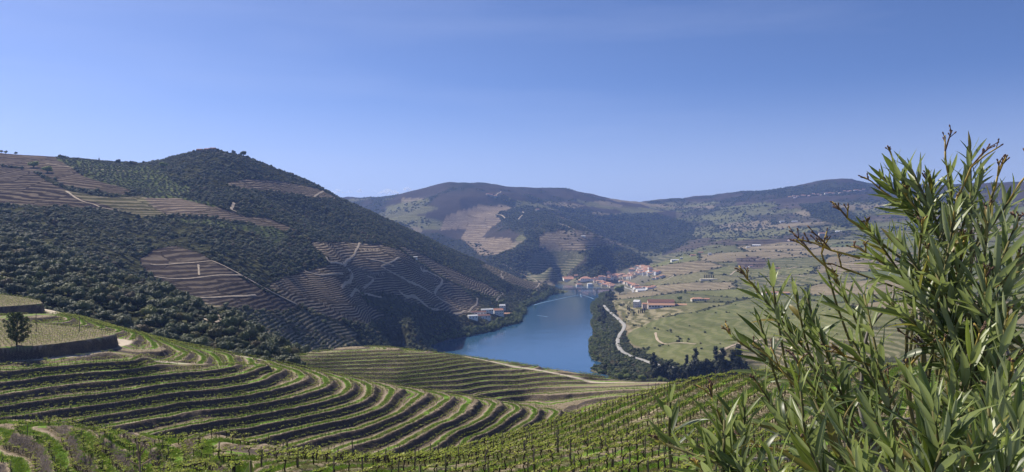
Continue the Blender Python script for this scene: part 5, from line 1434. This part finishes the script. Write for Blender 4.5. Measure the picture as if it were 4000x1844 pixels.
for i in range(26):
    px = 3085 + i*11.5 + rv2.uniform(-5, 5); py = 771 - (px-3085)*0.095 + rv2.uniform(-3, 5)
    house("hilltop_house", at_px(px, py), R(rv2.uniform(-30, 30)), rv2.uniform(13, 24), 11, rv2.choice([4, 6.5]), 2.4, rv2.choice([M_WHITE, M_CREAM, M_PINKW]), rv2.choice([M_RED, M_ORANGE]), "tiny house of the hilltop village strung along the far right ridge", "house", "hilltop village on the far right ridge", 2, 1, False, .4, False)
for px, py in [(1905,762),(1918,764),(1935,768),(2100,822)]: house("ridge_house", at_px(px, py), 0.2, 18, 11, 6, 2.4, M_CREAM, M_RED, "small pale house high on the central mountain", "house", "houses high on the central mountain", 2, 1)
# ruins on the peak
p = at_px(818, 590)
for i, (dx, w, h) in enumerate([(-20, 10, 2.5), (-5, 9, 3.5), (7, 11, 5)]):
    house("peak_building", p + Vector((dx, 0, 0)), 0, w, 9, h, 1.8, M_STONE, M_DKRED, "stone building on the left mountain's peak, %s" % ("left", "middle", "right and tallest")[i], "building", None, 3, 1)
# round walled terrace with chapel
p = at_px(2770, 1092); m = MB(); n = 28
for i in range(n):
    a0, a1 = 2*math.pi*i/n, 2*math.pi*(i+1)/n
    m.add([(30*math.cos(a0), 14*math.sin(a0), -6), (30*math.cos(a1), 14*math.sin(a1), -6), (30*math.cos(a1), 14*math.sin(a1), 2.2), (30*math.cos(a0), 14*math.sin(a0), 2.2), (0, 0, 2.2)], [(0, 1, 2, 3), (3, 2, 4)])
tag(link("round_terrace", m.mesh("round_terrace", M_CREAM)), "round pale walled terrace with cypresses on the right slope", "terrace"); bpy.context.view_layer.update()
bpy.data.objects["round_terrace"].location = p
# thin chimney stacks and pylons
M_BRICK = simple_mat("stack_brick", (0.42, 0.36, 0.33), 0.9, 0.1, 0.5)
for px, y0, y1, lab in [(3225,912,888,"thin tall chimney stack beside farm buildings on the right slope"),(2768,988,945,"thin tall pole at the valley mouth on the right slope"),(2799,990,972,"shorter pole right of the tall one at the valley mouth"),(2434,1196,1165,"power pole left of the tall white house"),(2549,1166,1138,"power pole behind the long cellar")]:
    p = at_px(px, y0); h = (y0-y1)/FPX*p.y
    tag(link("chimney_stack" if "stack" in lab else "power_pole", MB().tube([(0, 0, -2), (0, 0, h*.6), (0, 0, h)], [1.0 if "stack" in lab else .35, .7 if "stack" in lab else .3, .6 if "stack" in lab else .22], 8).mesh("stack", M_BRICK)), lab, "chimney" if "stack" in lab else "pole").location = p

# ------------------------------------------------------------------ bridge
M_STEEL = simple_mat("bridge_steel", (0.09, 0.10, 0.11), 0.6, 0.12, 0.5); M_CONC = simple_mat("bridge_stone", (0.34, 0.31, 0.27), 0.9, 0.15, 0.4)
BY = 2640.0; bxx = lambda px: (px-2000)/FPX*BY
br = bpy.data.objects.new("river_bridge", None); COL.objects.link(br); br.location = (bxx(2165), BY, 0); tag(br, "dark girder bridge on two stone piers crossing to the village", "bridge")
x1 = bxx(2410) - bxx(2165)
link("deck", MB().box(-25, x1, -3.2, 3.2, 13.4, 14.2).mesh("deck", M_STEEL), br)
for s in (-3.0, 3.0):
    m = MB(); m.box(-25, x1, s-.25, s+.25, 12.7, 13.2); m.box(-25, x1, s-.25, s+.25, 9.6, 10.1)
    k = -25.0
    while k < x1-6:
        m.tube([(k, s, 10), (k+3.5, s, 13)], .22, 4); m.tube([(k+3.5, s, 13), (k+7, s, 10)], .22, 4); k += 7
    link("girder", m.mesh("girder", M_STEEL), br)
    rl = MB(); rl.box(-25, x1, s*1.05-.05, s*1.05+.05, 15.1, 15.2); 
    for j in range(int((x1+25)/5)): rl.box(-25+j*5, -24.9+j*5, s*1.05-.05, s*1.05+.05, 14.2, 15.15)
    link("railing", rl.mesh("railing", M_STEEL), br)
for px in (2252, 2331):
    m = MB(); xx_ = bxx(px) - bxx(2165); m.box(xx_-2.4, xx_+2.4, -4, 4, -7, 8.8); m.box(xx_-3, xx_+3, -4.6, 4.6, 8.8, 9.6)
    link("pier", m.mesh("pier", M_CONC), br)
# ------------------------------------------------------------------ boats and wake
M_BOATW = simple_mat("boat_white", (0.80, 0.80, 0.80), 0.4, 0.04, 2.0); M_BOATD = simple_mat("boat_windows", (0.05, 0.06, 0.08), 0.3, 0.1, 2.0)
def boat(px, py, L, rot, lab):
    D = CAMZ*FPX/(py-HOR); e = bpy.data.objects.new("river_boat", None); COL.objects.link(e); e.location = ((px-2000)/FPX*D, D, 0); e.rotation_euler = (0, 0, rot); tag(e, lab, "boat")
    m = MB(); n = 9; V = []
    for i in range(n):
        t = i/(n-1); w = L*.14*(1 if t < .55 else math.cos((t-.55)/.45*1.5)); V += [(-L/2+t*L, -w*.7, -.3), (-L/2+t*L, -w, 1.2+.6*t*t), (-L/2+t*L, w, 1.2+.6*t*t), (-L/2+t*L, w*.7, -.3)]
    F = [(i*4+j, (i+1)*4+j, (i+1)*4+j+1, i*4+j+1) for i in range(n-1) for j in range(3)] + [(0, 1, 2, 3)]
    m.add(V, F); link("hull", m.mesh("hull", M_BOATW), e)
    c = link("cabin", MB().box(-L*.30, L*.16, -L*.09, L*.09, 1.2, 3.0).mesh("cabin", M_BOATW), e); link("window", MB().box(-L*.28, L*.14, -L*.092, L*.092, 1.9, 2.6).mesh("window", M_BOATD), c)
boat(2268, 1152, 13, R(80), "small white motor boat heading upstream below the bridge")
for px, py, L, rt in [(2400,1156,12,10),(2408,1157,10,-5)]: boat(px, py, L, R(rt), "moored white boat by the poplar at the right bank, %s" % ("left" if px < 2405 else "right"))
def wake_mat():
    k = NM("wake_foam"); k.color(k.mix(k.noise(0.4, 4, .7), (0.05, 0.13, 0.22), (0.26, 0.36, 0.46))); k.b.inputs["Roughness"].default_value = 0.35; return k.m
M_WAKE = wake_mat()
def wake(pts, w0, w1, lab):
    P = np.array([((x-2000)/FPX*CAMZ*FPX/(y-HOR), CAMZ*FPX/(y-HOR), 0.0) for x, y in pts]); P = densify(P, 10); V = []; n = len(P)
    for i in range(n):
        t = P[min(i+1, n-1)]-P[max(i-1, 0)]; t = t[:2]/np.linalg.norm(t[:2]); s = np.array([-t[1], t[0]]); w = (w0 + (w1-w0)*i/n)*(1+.25*math.sin(i*2.1))
        for k_, z in ((-1, .02), (0, .22*(1-.5*i/n)+.05), (1, .02)): q = P[i][:2]+s*k_*w*.5; V.append((q[0], q[1], z))
    F = [(i*3+j, i*3+j+1, (i+1)*3+j+1, (i+1)*3+j) for i in range(n-1) for j in range(2)]
    tag(link("boat_wake", mesh_np("boat_wake", V, F, M_WAKE)), lab, "wake", kind="stuff")
wake([(2264,1152.5),(2220,1160),(2170,1171),(2120,1182),(2085,1192)], 2.5, 6, "pale left arm of the boat's wake"); wake([(2271,1152.5),(2290,1157),(2308,1163),(2318,1168)], 2.5, 5, "pale right arm of the boat's wake")
wake([(2268,1153),(2269,1157),(2270,1161)], 2, 3.5, "churned water straight behind the boat"); wake([(2098,1232),(2115,1234),(2140,1238)], 3, 4, "old ripple streak on the middle of the river")
# ------------------------------------------------------------------ the oleander in front of the camera
def oleander_mats():
    k = NM("oleander_leaf")
    ac = k.attr("across"); g = k.new("ShaderNodeNewGeometry"); r = k.attr("tone")
    back = g.outputs["Backfacing"]
    n = k.noise(30.0, 3, .6)
    rc_ = k.math('MINIMUM', r, 1.0)
    top = k.mix(rc_, (0.042, 0.070, 0.024), (0.240, 0.300, 0.060)); under = k.mix(rc_, (0.24, 0.28, 0.145), (0.35, 0.39, 0.18))
    c = k.mix(back, top, under); c = k.mix(k.ramp(n, .35, .8, 0, .35), c, k.mix(.5, c, (0.16, 0.17, 0.06)))
    c = k.mix(k.ramp(r, 1.4, 1.8), c, (0.27, 0.20, 0.06))
    rib = k.ramp(k.math('ABSOLUTE', ac), .05, .13, 1, 0); c = k.mix(k.math('MULTIPLY', rib, .75), c, (0.26, 0.29, 0.10))
    tipc = k.ramp(k.attr("along"), .93, 1.0); c = k.mix(k.math('MULTIPLY', tipc, .6), c, (0.20, 0.12, 0.05))
    k.color(c); k.b.inputs["Roughness"].default_value = .42; k.b.inputs["Specular IOR Level"].default_value = .5
    tr = k.new("ShaderNodeBsdfTranslucent"); k.l.new(k.mix(.5, c, (0.20, 0.27, 0.02)), tr.inputs[0]); mx = k.new("ShaderNodeMixShader"); mx.inputs[0].default_value = .38
    k.l.new(k.b.outputs[0], mx.inputs[1]); k.l.new(tr.outputs[0], mx.inputs[2]); k.l.new(mx.outputs[0], k.n["Material Output"].inputs[0])
    return k.m
M_OL = oleander_mats()
M_OSTEM = simple_mat("oleander_stem", (0.15, 0.135, 0.05), .7, .25, 12.0, .3, .003); M_OGREY = simple_mat("oleander_grey_bark", (0.22, 0.195, 0.17), .85, .2, 20.0, .4, .003)
M_OYEL = simple_mat("oleander_yellow_stalk", (0.36, 0.26, 0.06), .7, .2, 25.0); M_OSPR = simple_mat("dry_stalk", (0.26, 0.19, 0.12), .9, .25, 30.0); M_OBRN = simple_mat("oleander_dry_pod", (0.16, 0.10, 0.07), .9, .3, 40.0, .4, .002)
def leaf_arrays(bend, fold, twist, wid=.19, na=8):
    """unit-length lance-shaped leaf along +y, upper side +z"""
    V = []; A = []; AL = []; F = []
    y = z = 0.0; ang = 0.0
    for i in range(na+1):
        t = i/na
        w = wid*.5*(math.sin(math.pi*min(1, t**.82))**.75)*(1-.25*t) if 0 < i < na else (.012 if i == 0 else .004)
        tw = twist*t
        for j, a in enumerate((-1, -.5, 0, .5, 1)):
            x = a*w; zz = abs(a)*w*fold
            V.append((x*math.cos(tw) - zz*math.sin(tw), y, z + x*math.sin(tw) + zz*math.cos(tw))); A.append(a); AL.append(t)
        ang = -bend*t; y += math.cos(ang)/na; z += math.sin(ang)/na
    for i in range(na):
        for j in range(4): F.append((i*5+j, i*5+j+1, (i+1)*5+j+1, (i+1)*5+j))
    return np.array(V), np.array(F), np.array(A), np.array(AL)
rl = random.Random(21)
LEAFA = [leaf_arrays(b, f, t, w) for b, f, t, w in [(.15, .35, .1, .175), (.5, .30, -.2, .19), (.95, .25, .4, .195), (.25, .45, .6, .16), (1.5, .25, -.4, .175), (-.3, .4, .2, .18)]]
LEAFM = {}
def leaf_mesh(v, tone):
    key = (v, tone)
    if key not in LEAFM:
        V, F, A, AL = LEAFA[v]; me_ = mesh_np("oleander_leaf", V, F, M_OL); attr(me_, "across", A); attr(me_, "along", AL); attr(me_, "tone", np.full(len(V), tone/4.0 if tone < 5 else 2.0)); LEAFM[key] = me_
    return LEAFM[key]
def cp(px, py, Y): return Vector(((px-2000)/FPX*Y, Y, CAMZ-(py-HOR)/FPX*Y))
LEAVES = []      # matrix, variant, tone
def add_leaf(base, axis, out, L, var, tone):
    """axis: direction of the leaf, out: its upper side"""
    y = axis.normalized(); z = (out - y*out.dot(y)); z = z.normalized() if z.length > 1e-4 else y.orthogonal().normalized(); x = y.cross(z)
    M = Matrix(((x.x*L, y.x*L, z.x*L, base.x), (x.y*L, y.y*L, z.y*L, base.y), (x.z*L, y.z*L, z.z*L, base.z), (0, 0, 0, 1)))
    LEAVES.append((M, var, tone))
STEMS = {'branch': [], 'grey': []}
HEADS = []
ROOT = Vector((1.72, 2.55, float(fz(1.72, 2.55)[0]) - .1))
BR = []
def bez(a, b, c, d, n):
    return [a*(1-t)**3 + b*3*t*(1-t)**2 + c*3*t*t*(1-t) + d*t**3 for t in [i/n for i in range(n+1)]]
def shoot(px, py, Y, lean, L, whorls, leafL=.125, depthdir=0.0, stalk=0, stem=True, young=False, bare=0.42):
    """leafy shoot whose tip is seen at px, py at depth Y; lean: degrees left(-)/right(+) of upright as seen"""
    tip = cp(px, py, Y); d = Vector((math.sin(R(lean)), depthdir, math.cos(R(lean)))).normalized(); st = tip - d*L
    if stem:
        root = ROOT + Vector((rl.uniform(-.25, .25), rl.uniform(-.3, .3), 0))
        ctrl = root.lerp(st, .45) + Vector((.10, .0, .15 + rl.uniform(-.1, .2)))
        pts = bez(root, ctrl, st - d*min(.5, (st-root).length*.4), st, 10) + [st.lerp(tip, .5) + Vector((rl.uniform(-.006, .006), 0, 0)), tip]
        rr = [.0098 - .0068*i/(len(pts)-1) for i in range(len(pts))]
        BR.append((pts, rr))
    else:
        STEMS['branch'].append(MB()); STEMS['branch'][-1].tube([st, st.lerp(tip, .5), tip], [.0042, .0036, .0024], 6)
    side = d.orthogonal().normalized(); s2 = d.cross(side); ph = rl.random()*6.28
    whorls = max(3, int(whorls*1.05)); leafL *= .86
    for i in range(whorls):
        t = bare + (1-bare)*(i/(max(1, whorls-1)))
        b = st.lerp(tip, t)
        for j in range(3):
            if rl.random() < .10: continue
            a = ph + i*1.05 + j*2.094 + rl.uniform(-.3, .3); out = side*math.cos(a) + s2*math.sin(a)
            open_ = (1.20 - .78*t) * rl.uniform(.6, 1.4)           # lower leaves spread wider
            ax = d*math.cos(open_) + out*math.sin(open_) + Vector((0, 0, -.10 if t < .5 else 0.05))
            l = leafL*(1.08 - .40*max(0, t-.55)/.45)*rl.uniform(.6, 1.25)
            if i == whorls-1: l *= .7
            tn = rl.choice((0, 0, 0, 1, 1, 2)) + (2 if (young and t > .6) else 0) + (1 if t > .85 else 0)
            add_leaf(b + out*.003, ax, d*1.0 - out*.6 if open_ < 1.2 else Vector((0, 0, 1)), l, rl.randrange(6) if open_ > .7 else rl.choice((0, 1, 3, 5)), (5 if rl.random() < .035 else min(4, tn)))
    if stalk: flower_stalk(tip, d, stalk)
def flower_stalk(p, d, size):
    """dried flower head: forking stalks ending in dark pods"""
    n = rl.choice((2, 3, 3, 4)); q = p + d*size*.45; S_, P_ = MB(), MB(); HEADS.append((S_, P_))
    S_.tube([p - d*.02, p.lerp(q, .5) + Vector((rl.uniform(-.004, .004), 0, 0)), q], [.0034, .0030, .0027], 5)
    for i in range(n):
        dd = (d + Vector((rl.uniform(-.8, .8), rl.uniform(-.8, .8), rl.uniform(-.2, .6)))).normalized(); e = q + dd*size*rl.uniform(.35, .7)
        (S_ if rl.random() < .65 else P_).tube([q, q.lerp(e, .5) + Vector((0, 0, .004)), e], [.0025, .0022, .0019], 5)
        for k in range(rl.choice((2, 3, 4))):
            d3 = (dd + Vector((rl.uniform(-.9, .9), rl.uniform(-.9, .9), rl.uniform(-.3, .9)))).normalized(); s = e.lerp(q, rl.uniform(0, .5)); f = s + d3*size*rl.uniform(.12, .26)
            P_.tube([s, s.lerp(f, .6), f - d3*.004, f], [.0013, .0013, .0026, .0011], 5)
T_ = [(3450,640,2.35,-42,.30,8,.12,0),(3560,610,2.3,-18,.30,8,.12,0),(3640,660,2.3,-4,.30,8,.115,0),(3830,640,2.25,12,.32,7,.115,0), # px, py, depth, lean, length, whorls, leaf, stalk
 (3500,600,2.3,-30,.36,9,.125,.07),(3790,545,2.25,2,.40,9,.125,0),(3700,600,2.3,-12,.34,7,.11,.10),(3760,680,2.2,18,.30,4,.11,.13),(3880,700,2.2,5,.32,5,.11,.10),(3960,760,2.1,28,.32,5,.12,.15),(3620,700,2.35,-8,.30,5,.10,.07),
 (3560,790,2.3,-32,.34,7,.12,.05),(3480,770,2.4,-48,.30,3,.10,.09),(3350,880,2.2,-58,.34,4,.11,.09),(3400,900,2.2,-38,.36,8,.125,.04),(3500,930,2.1,-30,.36,9,.13,0),(3420,1010,2.1,-60,.36,6,.13,.07),(3600,900,2.1,-5,.40,9,.13,.04),(3730,830,2.0,8,.42,10,.13,.05),(3860,870,2.0,14,.42,10,.13,.06),(3960,900,1.9,20,.42,9,.14,.05),
 (2945,1120,2.4,-42,.50,11,.115,.07),(3010,1055,2.4,-8,.28,4,.125,0),(3100,1115,2.4,-20,.34,7,.12,0),(3225,1040,2.4,-25,.30,3,.10,.10),(3262,1090,2.3,-26,.36,8,.125,.03),(3155,1165,2.3,-14,.36,7,.115,0),(3375,1150,2.1,-6,.40,9,.13,0),(3330,1060,2.4,-70,.36,2,.10,.08),
 (2965,1250,2.3,-20,.32,7,.12,0),(2880,1330,2.3,-55,.40,5,.11,.06),(3060,1290,2.2,-40,.44,9,.125,0),(3200,1300,2.1,-25,.44,10,.13,0),(3330,1330,2.0,-30,.46,9,.135,0),(3480,1180,2.0,-50,.44,9,.135,0),(3560,1120,2.0,-30,.44,9,.14,.03),
 (2617,1570,1.9,-4,.22,4,.13,0),(2800,1600,2.0,-22,.30,4,.10,.08),(2830,1640,1.85,8,.22,4,.14,0),(2905,1590,1.95,-4,.30,7,.14,0),(3045,1625,1.9,-34,.32,7,.135,0),(2600,1735,1.85,-72,.34,5,.11,.04),(2720,1740,1.8,-62,.34,6,.135,0),(2960,1500,2.1,-35,.40,7,.125,.03),(3120,1450,2.1,-42,.44,9,.13,.02),(3180,1560,1.9,-18,.36,8,.14,0),
 (2740,1830,1.7,-50,.30,6,.13,.03),(2880,1800,1.75,-25,.30,7,.135,0),(3020,1790,1.7,-14,.30,8,.135,0),(3150,1730,1.7,-30,.34,8,.14,.03),(3290,1680,1.7,-20,.36,8,.14,0),(3400,1600,1.75,-22,.40,9,.14,0),
 (3640,1560,1.45,-8,.30,9,.14,0),(3720,1640,1.4,14,.26,8,.145,0),(3560,1480,1.8,-30,.42,9,.135,.05),(3690,1400,1.85,-4,.42,9,.135,.05),(3820,1330,1.8,8,.44,10,.135,.04),(3930,1250,1.8,16,.46,10,.135,.04),(3700,1240,1.95,-16,.44,10,.135,.04),(3850,1120,1.9,4,.46,10,.135,.05),(3960,1050,1.9,12,.44,10,.135,.05),(3640,1030,2.0,-20,.44,10,.135,.05),(3760,980,2.0,4,.44,10,.135,.06),
 (3950,1450,1.7,10,.42,10,.14,.03),(3860,1540,1.6,4,.40,9,.14,.03),(3980,1640,1.5,10,.36,9,.14,0),(3850,1720,1.45,8,.34,9,.14,0),(3480,1750,1.55,-18,.30,8,.135,0),(3340,1800,1.6,-12,.30,8,.135,0),(3600,1780,1.5,-10,.28,8,.135,0),(3760,1830,1.4,4,.28,8,.135,0),(3940,1820,1.4,8,.28,8,.14,0),
]
for a in T_: shoot(a[0], a[1] + (50 if a[1] < 720 else 0), a[2], a[3], a[4], a[5], a[6], rl.uniform(-.35, .3), a[7], True, rl.random() < .5)
fill_poly = [(3480,760),(3800,720),(4050,800),(4100,1900),(2760,1900),(2860,1650),(3050,1480),(3200,1340),(3380,1050)]
cnt = 0
while cnt < 22:
    px, py = rl.uniform(2750, 4100), rl.uniform(700, 1900)
    if not in_poly([px], [py], fill_poly)[0] or (3380 < px < 3720 and 1080 < py < 1420 and rl.random() < .7) or (px < 3400 and rl.random() < .35): continue
    shoot(px, py, rl.uniform(1.75, 2.7), rl.uniform(-50, 22), rl.uniform(.26, .42), rl.randrange(5, 9), rl.uniform(.10, .135), rl.uniform(-.4, .4), .06 if rl.random() < .35 else 0, rl.random() < .8, rl.random() < .4); cnt += 1
# bare grey stems showing in the gaps
for pts in [[(3480,1900),(3370,1640),(3365,1500),(3390,1300),(3480,1180),(3490,1120)],[(3600,1350),(3590,1250),(3640,1130),(3660,1090)],[(3900,1560),(3790,1560),(3700,1600),(3560,1635),(3480,1630)],[(3050,1700),(2990,1670),(2960,1665)],[(3300,1860),(3180,1800),(3050,1790),(2930,1790),(2860,1770)],[(3700,1880),(3650,1700),(3620,1500),(3560,1300),(3400,1140)],[(3990,1500),(3900,1300),(3830,1100),(3800,900)]]:
    Y0 = rl.uniform(2.0, 2.5); P = [cp(x, y, Y0 + .04*i) for i, (x, y) in enumerate(pts)]
    P = densify(np.array([q[:] for q in P]), 5); STEMS['grey'].append(MB()); STEMS['grey'][-1].tube([Vector(q) for q in P], [.0062 - .0035*i/len(P) for i in range(len(P))], 7)
for px, py, ln in [(3250,1060,-50),(3330,1000,-75),(3100,1500,-40),(3700,1420,-60),(3560,1420,40),(3860,1480,60),(3050,1760,-80),(3380,1420,-70)]:
    flower_stalk(cp(px, py, 2.05), Vector((math.sin(R(ln)), 0, math.cos(R(ln)))), .13)

bush = bpy.data.objects.new("oleander_bush", None); COL.objects.link(bush); bush.location = ROOT
tag(bush, "large oleander bush with narrow green leaves filling the right foreground", "bush")
def bchild(name, me_, M=None):
    o_ = link(name, me_, bush); o_.matrix_basis = Matrix.Translation(-ROOT) @ (M if M is not None else Matrix.Identity(4)); return o_
for pts, rr in BR:
    bchild("branch", MB().tube(pts, rr, 7).mesh("oleander_branch", M_OSTEM, True))
for g_ in STEMS['grey']: bchild("grey_stem", g_.mesh("oleander_grey_stem", M_OGREY, True))
for S_, P_ in HEADS:
    h_ = bchild("flower_stalk", S_.mesh("oleander_stalk", M_OYEL, True)); tag(link("seed_pods", P_.mesh("oleander_pods", M_OBRN, True), h_), kind="stuff")
for g_ in STEMS['branch']: bchild("twig", g_.mesh("oleander_twig", M_OSTEM, True))
def lsize(L_):
    M = L_[0]; c = M @ Vector((0, .5, 0)); px = 2000 + c.x/c.y*FPX; py = HOR - (c.z-CAMZ)/c.y*FPX
    if not (2500 < px < 4020 and 450 < py < 1860): return 0
    t = M @ Vector((0, 1, 0)); b = M @ Vector((0, 0, 0)); f = lambda q: Vector((q.x/q.y, q.z/q.y))
    return (f(t)-f(b)).length
LEAVES.sort(key=lsize, reverse=True)
for M, v, tn in LEAVES[:296]: bchild("leaf", leaf_mesh(v, tn), M)
V = []; F = []; A = []; AL = []; TN = []; b = 0
for M, v, tn in LEAVES[296:]:
    lv, lf, la, ll = LEAFA[v]; Mn = np.array(M); V.append(lv @ Mn[:3, :3].T + Mn[:3, 3]); F.append(lf + b); A.append(la); AL.append(ll); TN.append(np.full(len(lv), tn/4.0 if tn < 5 else 2.0)); b += len(lv)
me_ = mesh_np("oleander_foliage", np.concatenate(V), np.concatenate(F), M_OL); attr(me_, "across", np.concatenate(A)); attr(me_, "along", np.concatenate(AL)); attr(me_, "tone", np.concatenate(TN))
tag(bchild("foliage", me_), kind="stuff"); print("oleander leaves", len(LEAVES))

# small plant tips reaching into the bottom edge
def sprig(px, py, Y, leaves, lab, stalk):
    p = cp(px, py, Y); e = bpy.data.objects.new("oleander_sprig", None); COL.objects.link(e); g = Vector((p.x, p.y, float(fz(p.x, p.y)[0]))); e.location = g; tag(e, lab, "plant")
    m = MB(); m.tube([Vector((0, 0, -.05)), (p-g)*.5 + Vector((.02, 0, 0)), p-g], [.004, .003, .002], 6); link("stem", m.mesh("sprig_stem", M_OSPR if stalk else M_OSTEM, True), e)
    if stalk:
        m = MB()
        for k in range(7):
            d = Vector((rl.uniform(-.5, .5), rl.uniform(-.3, .3), rl.uniform(.2, 1))).normalized(); s = (p-g) - Vector((0, 0, rl.uniform(0, .05))); m.tube([s, s + d*.02, s + d*rl.uniform(.018, .03)], [.0013, .0015, .002], 5)
        link("seed_pods", m.mesh("sprig_pods", M_OSPR, True), e)
    for k, (dx, L_) in enumerate(leaves):
        o_ = link("leaf", leaf_mesh(k % 2 * 3, 3), e); y = Vector((dx, rl.uniform(-.1, .1), 1)).normalized(); z = Vector((0, -1, .2)); z = (z - y*z.dot(y)).normalized(); x = y.cross(z); b_ = (p-g) - y*L_
        o_.matrix_basis = Matrix(((x.x*L_, y.x*L_, z.x*L_, b_.x), (x.y*L_, y.y*L_, z.y*L_, b_.y), (x.z*L_, y.z*L_, z.z*L_, b_.z), (0, 0, 0, 1)))
sprig(545, 1765, 1.5, [], "dry brown stalk tip rising from the bottom edge, left", True); sprig(978, 1798, 1.4, [(-.1, .09), (.35, .06)], "pointed leaf tip at the bottom edge left of centre", False); sprig(1640, 1815, 1.4, [(-.3, .09), (.25, .08)], "two yellow-green leaf tips at the bottom edge", False)

# ------------------------------------------------------------------ clouds far beyond the mountains, and the haze of the valley air
M_CLOUD = bpy.data.materials.new("cloud_vapour"); M_CLOUD.use_nodes = True; cn = M_CLOUD.node_tree.nodes; cn.clear()
co = cn.new("ShaderNodeOutputMaterial"); cv = cn.new("ShaderNodeVolumePrincipled"); cv.inputs["Color"].default_value = (1, 1, 1, 1); cv.inputs["Density"].default_value = 0.0032; cv.inputs["Anisotropy"].default_value = 0.35
M_CLOUD.node_tree.links.new(cv.outputs[0], co.inputs["Volume"])
def cloud(px, py, w, h, lab, seed):
    Yc = 38000.0; q = np.random.default_rng(seed); e = link("cloud", None) if False else None
    V = []; F = []; b = 0; W = w/FPX*Yc; H = h/FPX*Yc
    for i in range(26):
        t = q.random()*2-1; c = np.array([t*W*.5, q.normal()*W*.12, q.random()*H*.7*(1-t*t)]); s = H*(.14 + .2*q.random())*(1.1-.5*abs(t)); v, f = ICO2
        V.append(v*s*np.array([1.5, 1, .8])*(1 + .06*q.normal(size=(len(v), 1))) + c); F.append(f+b); b += len(v)
    o_ = link("cloud", mesh_np("cloud", np.concatenate(V), np.concatenate(F), M_CLOUD)); o_.location = ((px-2000)/FPX*Yc, Yc, CAMZ-(py-HOR)/FPX*Yc); tag(o_, lab, "cloud")
for i, a in enumerate([(1318,752,46,18,"small white cloud beside the left mountain's ridge, leftmost"),(1364,752,26,10,"small white cloud, second from the left mountain"),(1405,750,26,14,"small white cloud, third from the left mountain"),(1462,748,24,7,"thin small cloud between the two cloud clusters"),(1520,756,86,22,"largest white cloud low over the gap between mountains"),(1592,744,34,18,"white cloud puff just left of the central mountain"),(3079,714,14,8,"tiny faint cloud above the right ridge")]): cloud(*a, 60+i)
hz_m = bpy.data.materials.new("valley_haze"); hz_m.use_nodes = True; hn = hz_m.node_tree.nodes; hn.clear()
ho = hn.new("ShaderNodeOutputMaterial"); hv = hn.new("ShaderNodeVolumePrincipled"); hv.inputs["Color"].default_value = (0.28, 0.45, 1.0, 1); hv.inputs["Density"].default_value = 6.4e-5; hv.inputs["Anisotropy"].default_value = 0.25
hz_m.node_tree.links.new(hv.outputs[0], ho.inputs["Volume"])
zt = float(max(ZG.max(), 200)) + 40
b_ = link("haze", MB().box(-9500, 9500, -300, 11500, -60, zt).mesh("haze", hz_m)); tag(b_, "pale blue haze filling the valley air", "haze", kind="stuff")
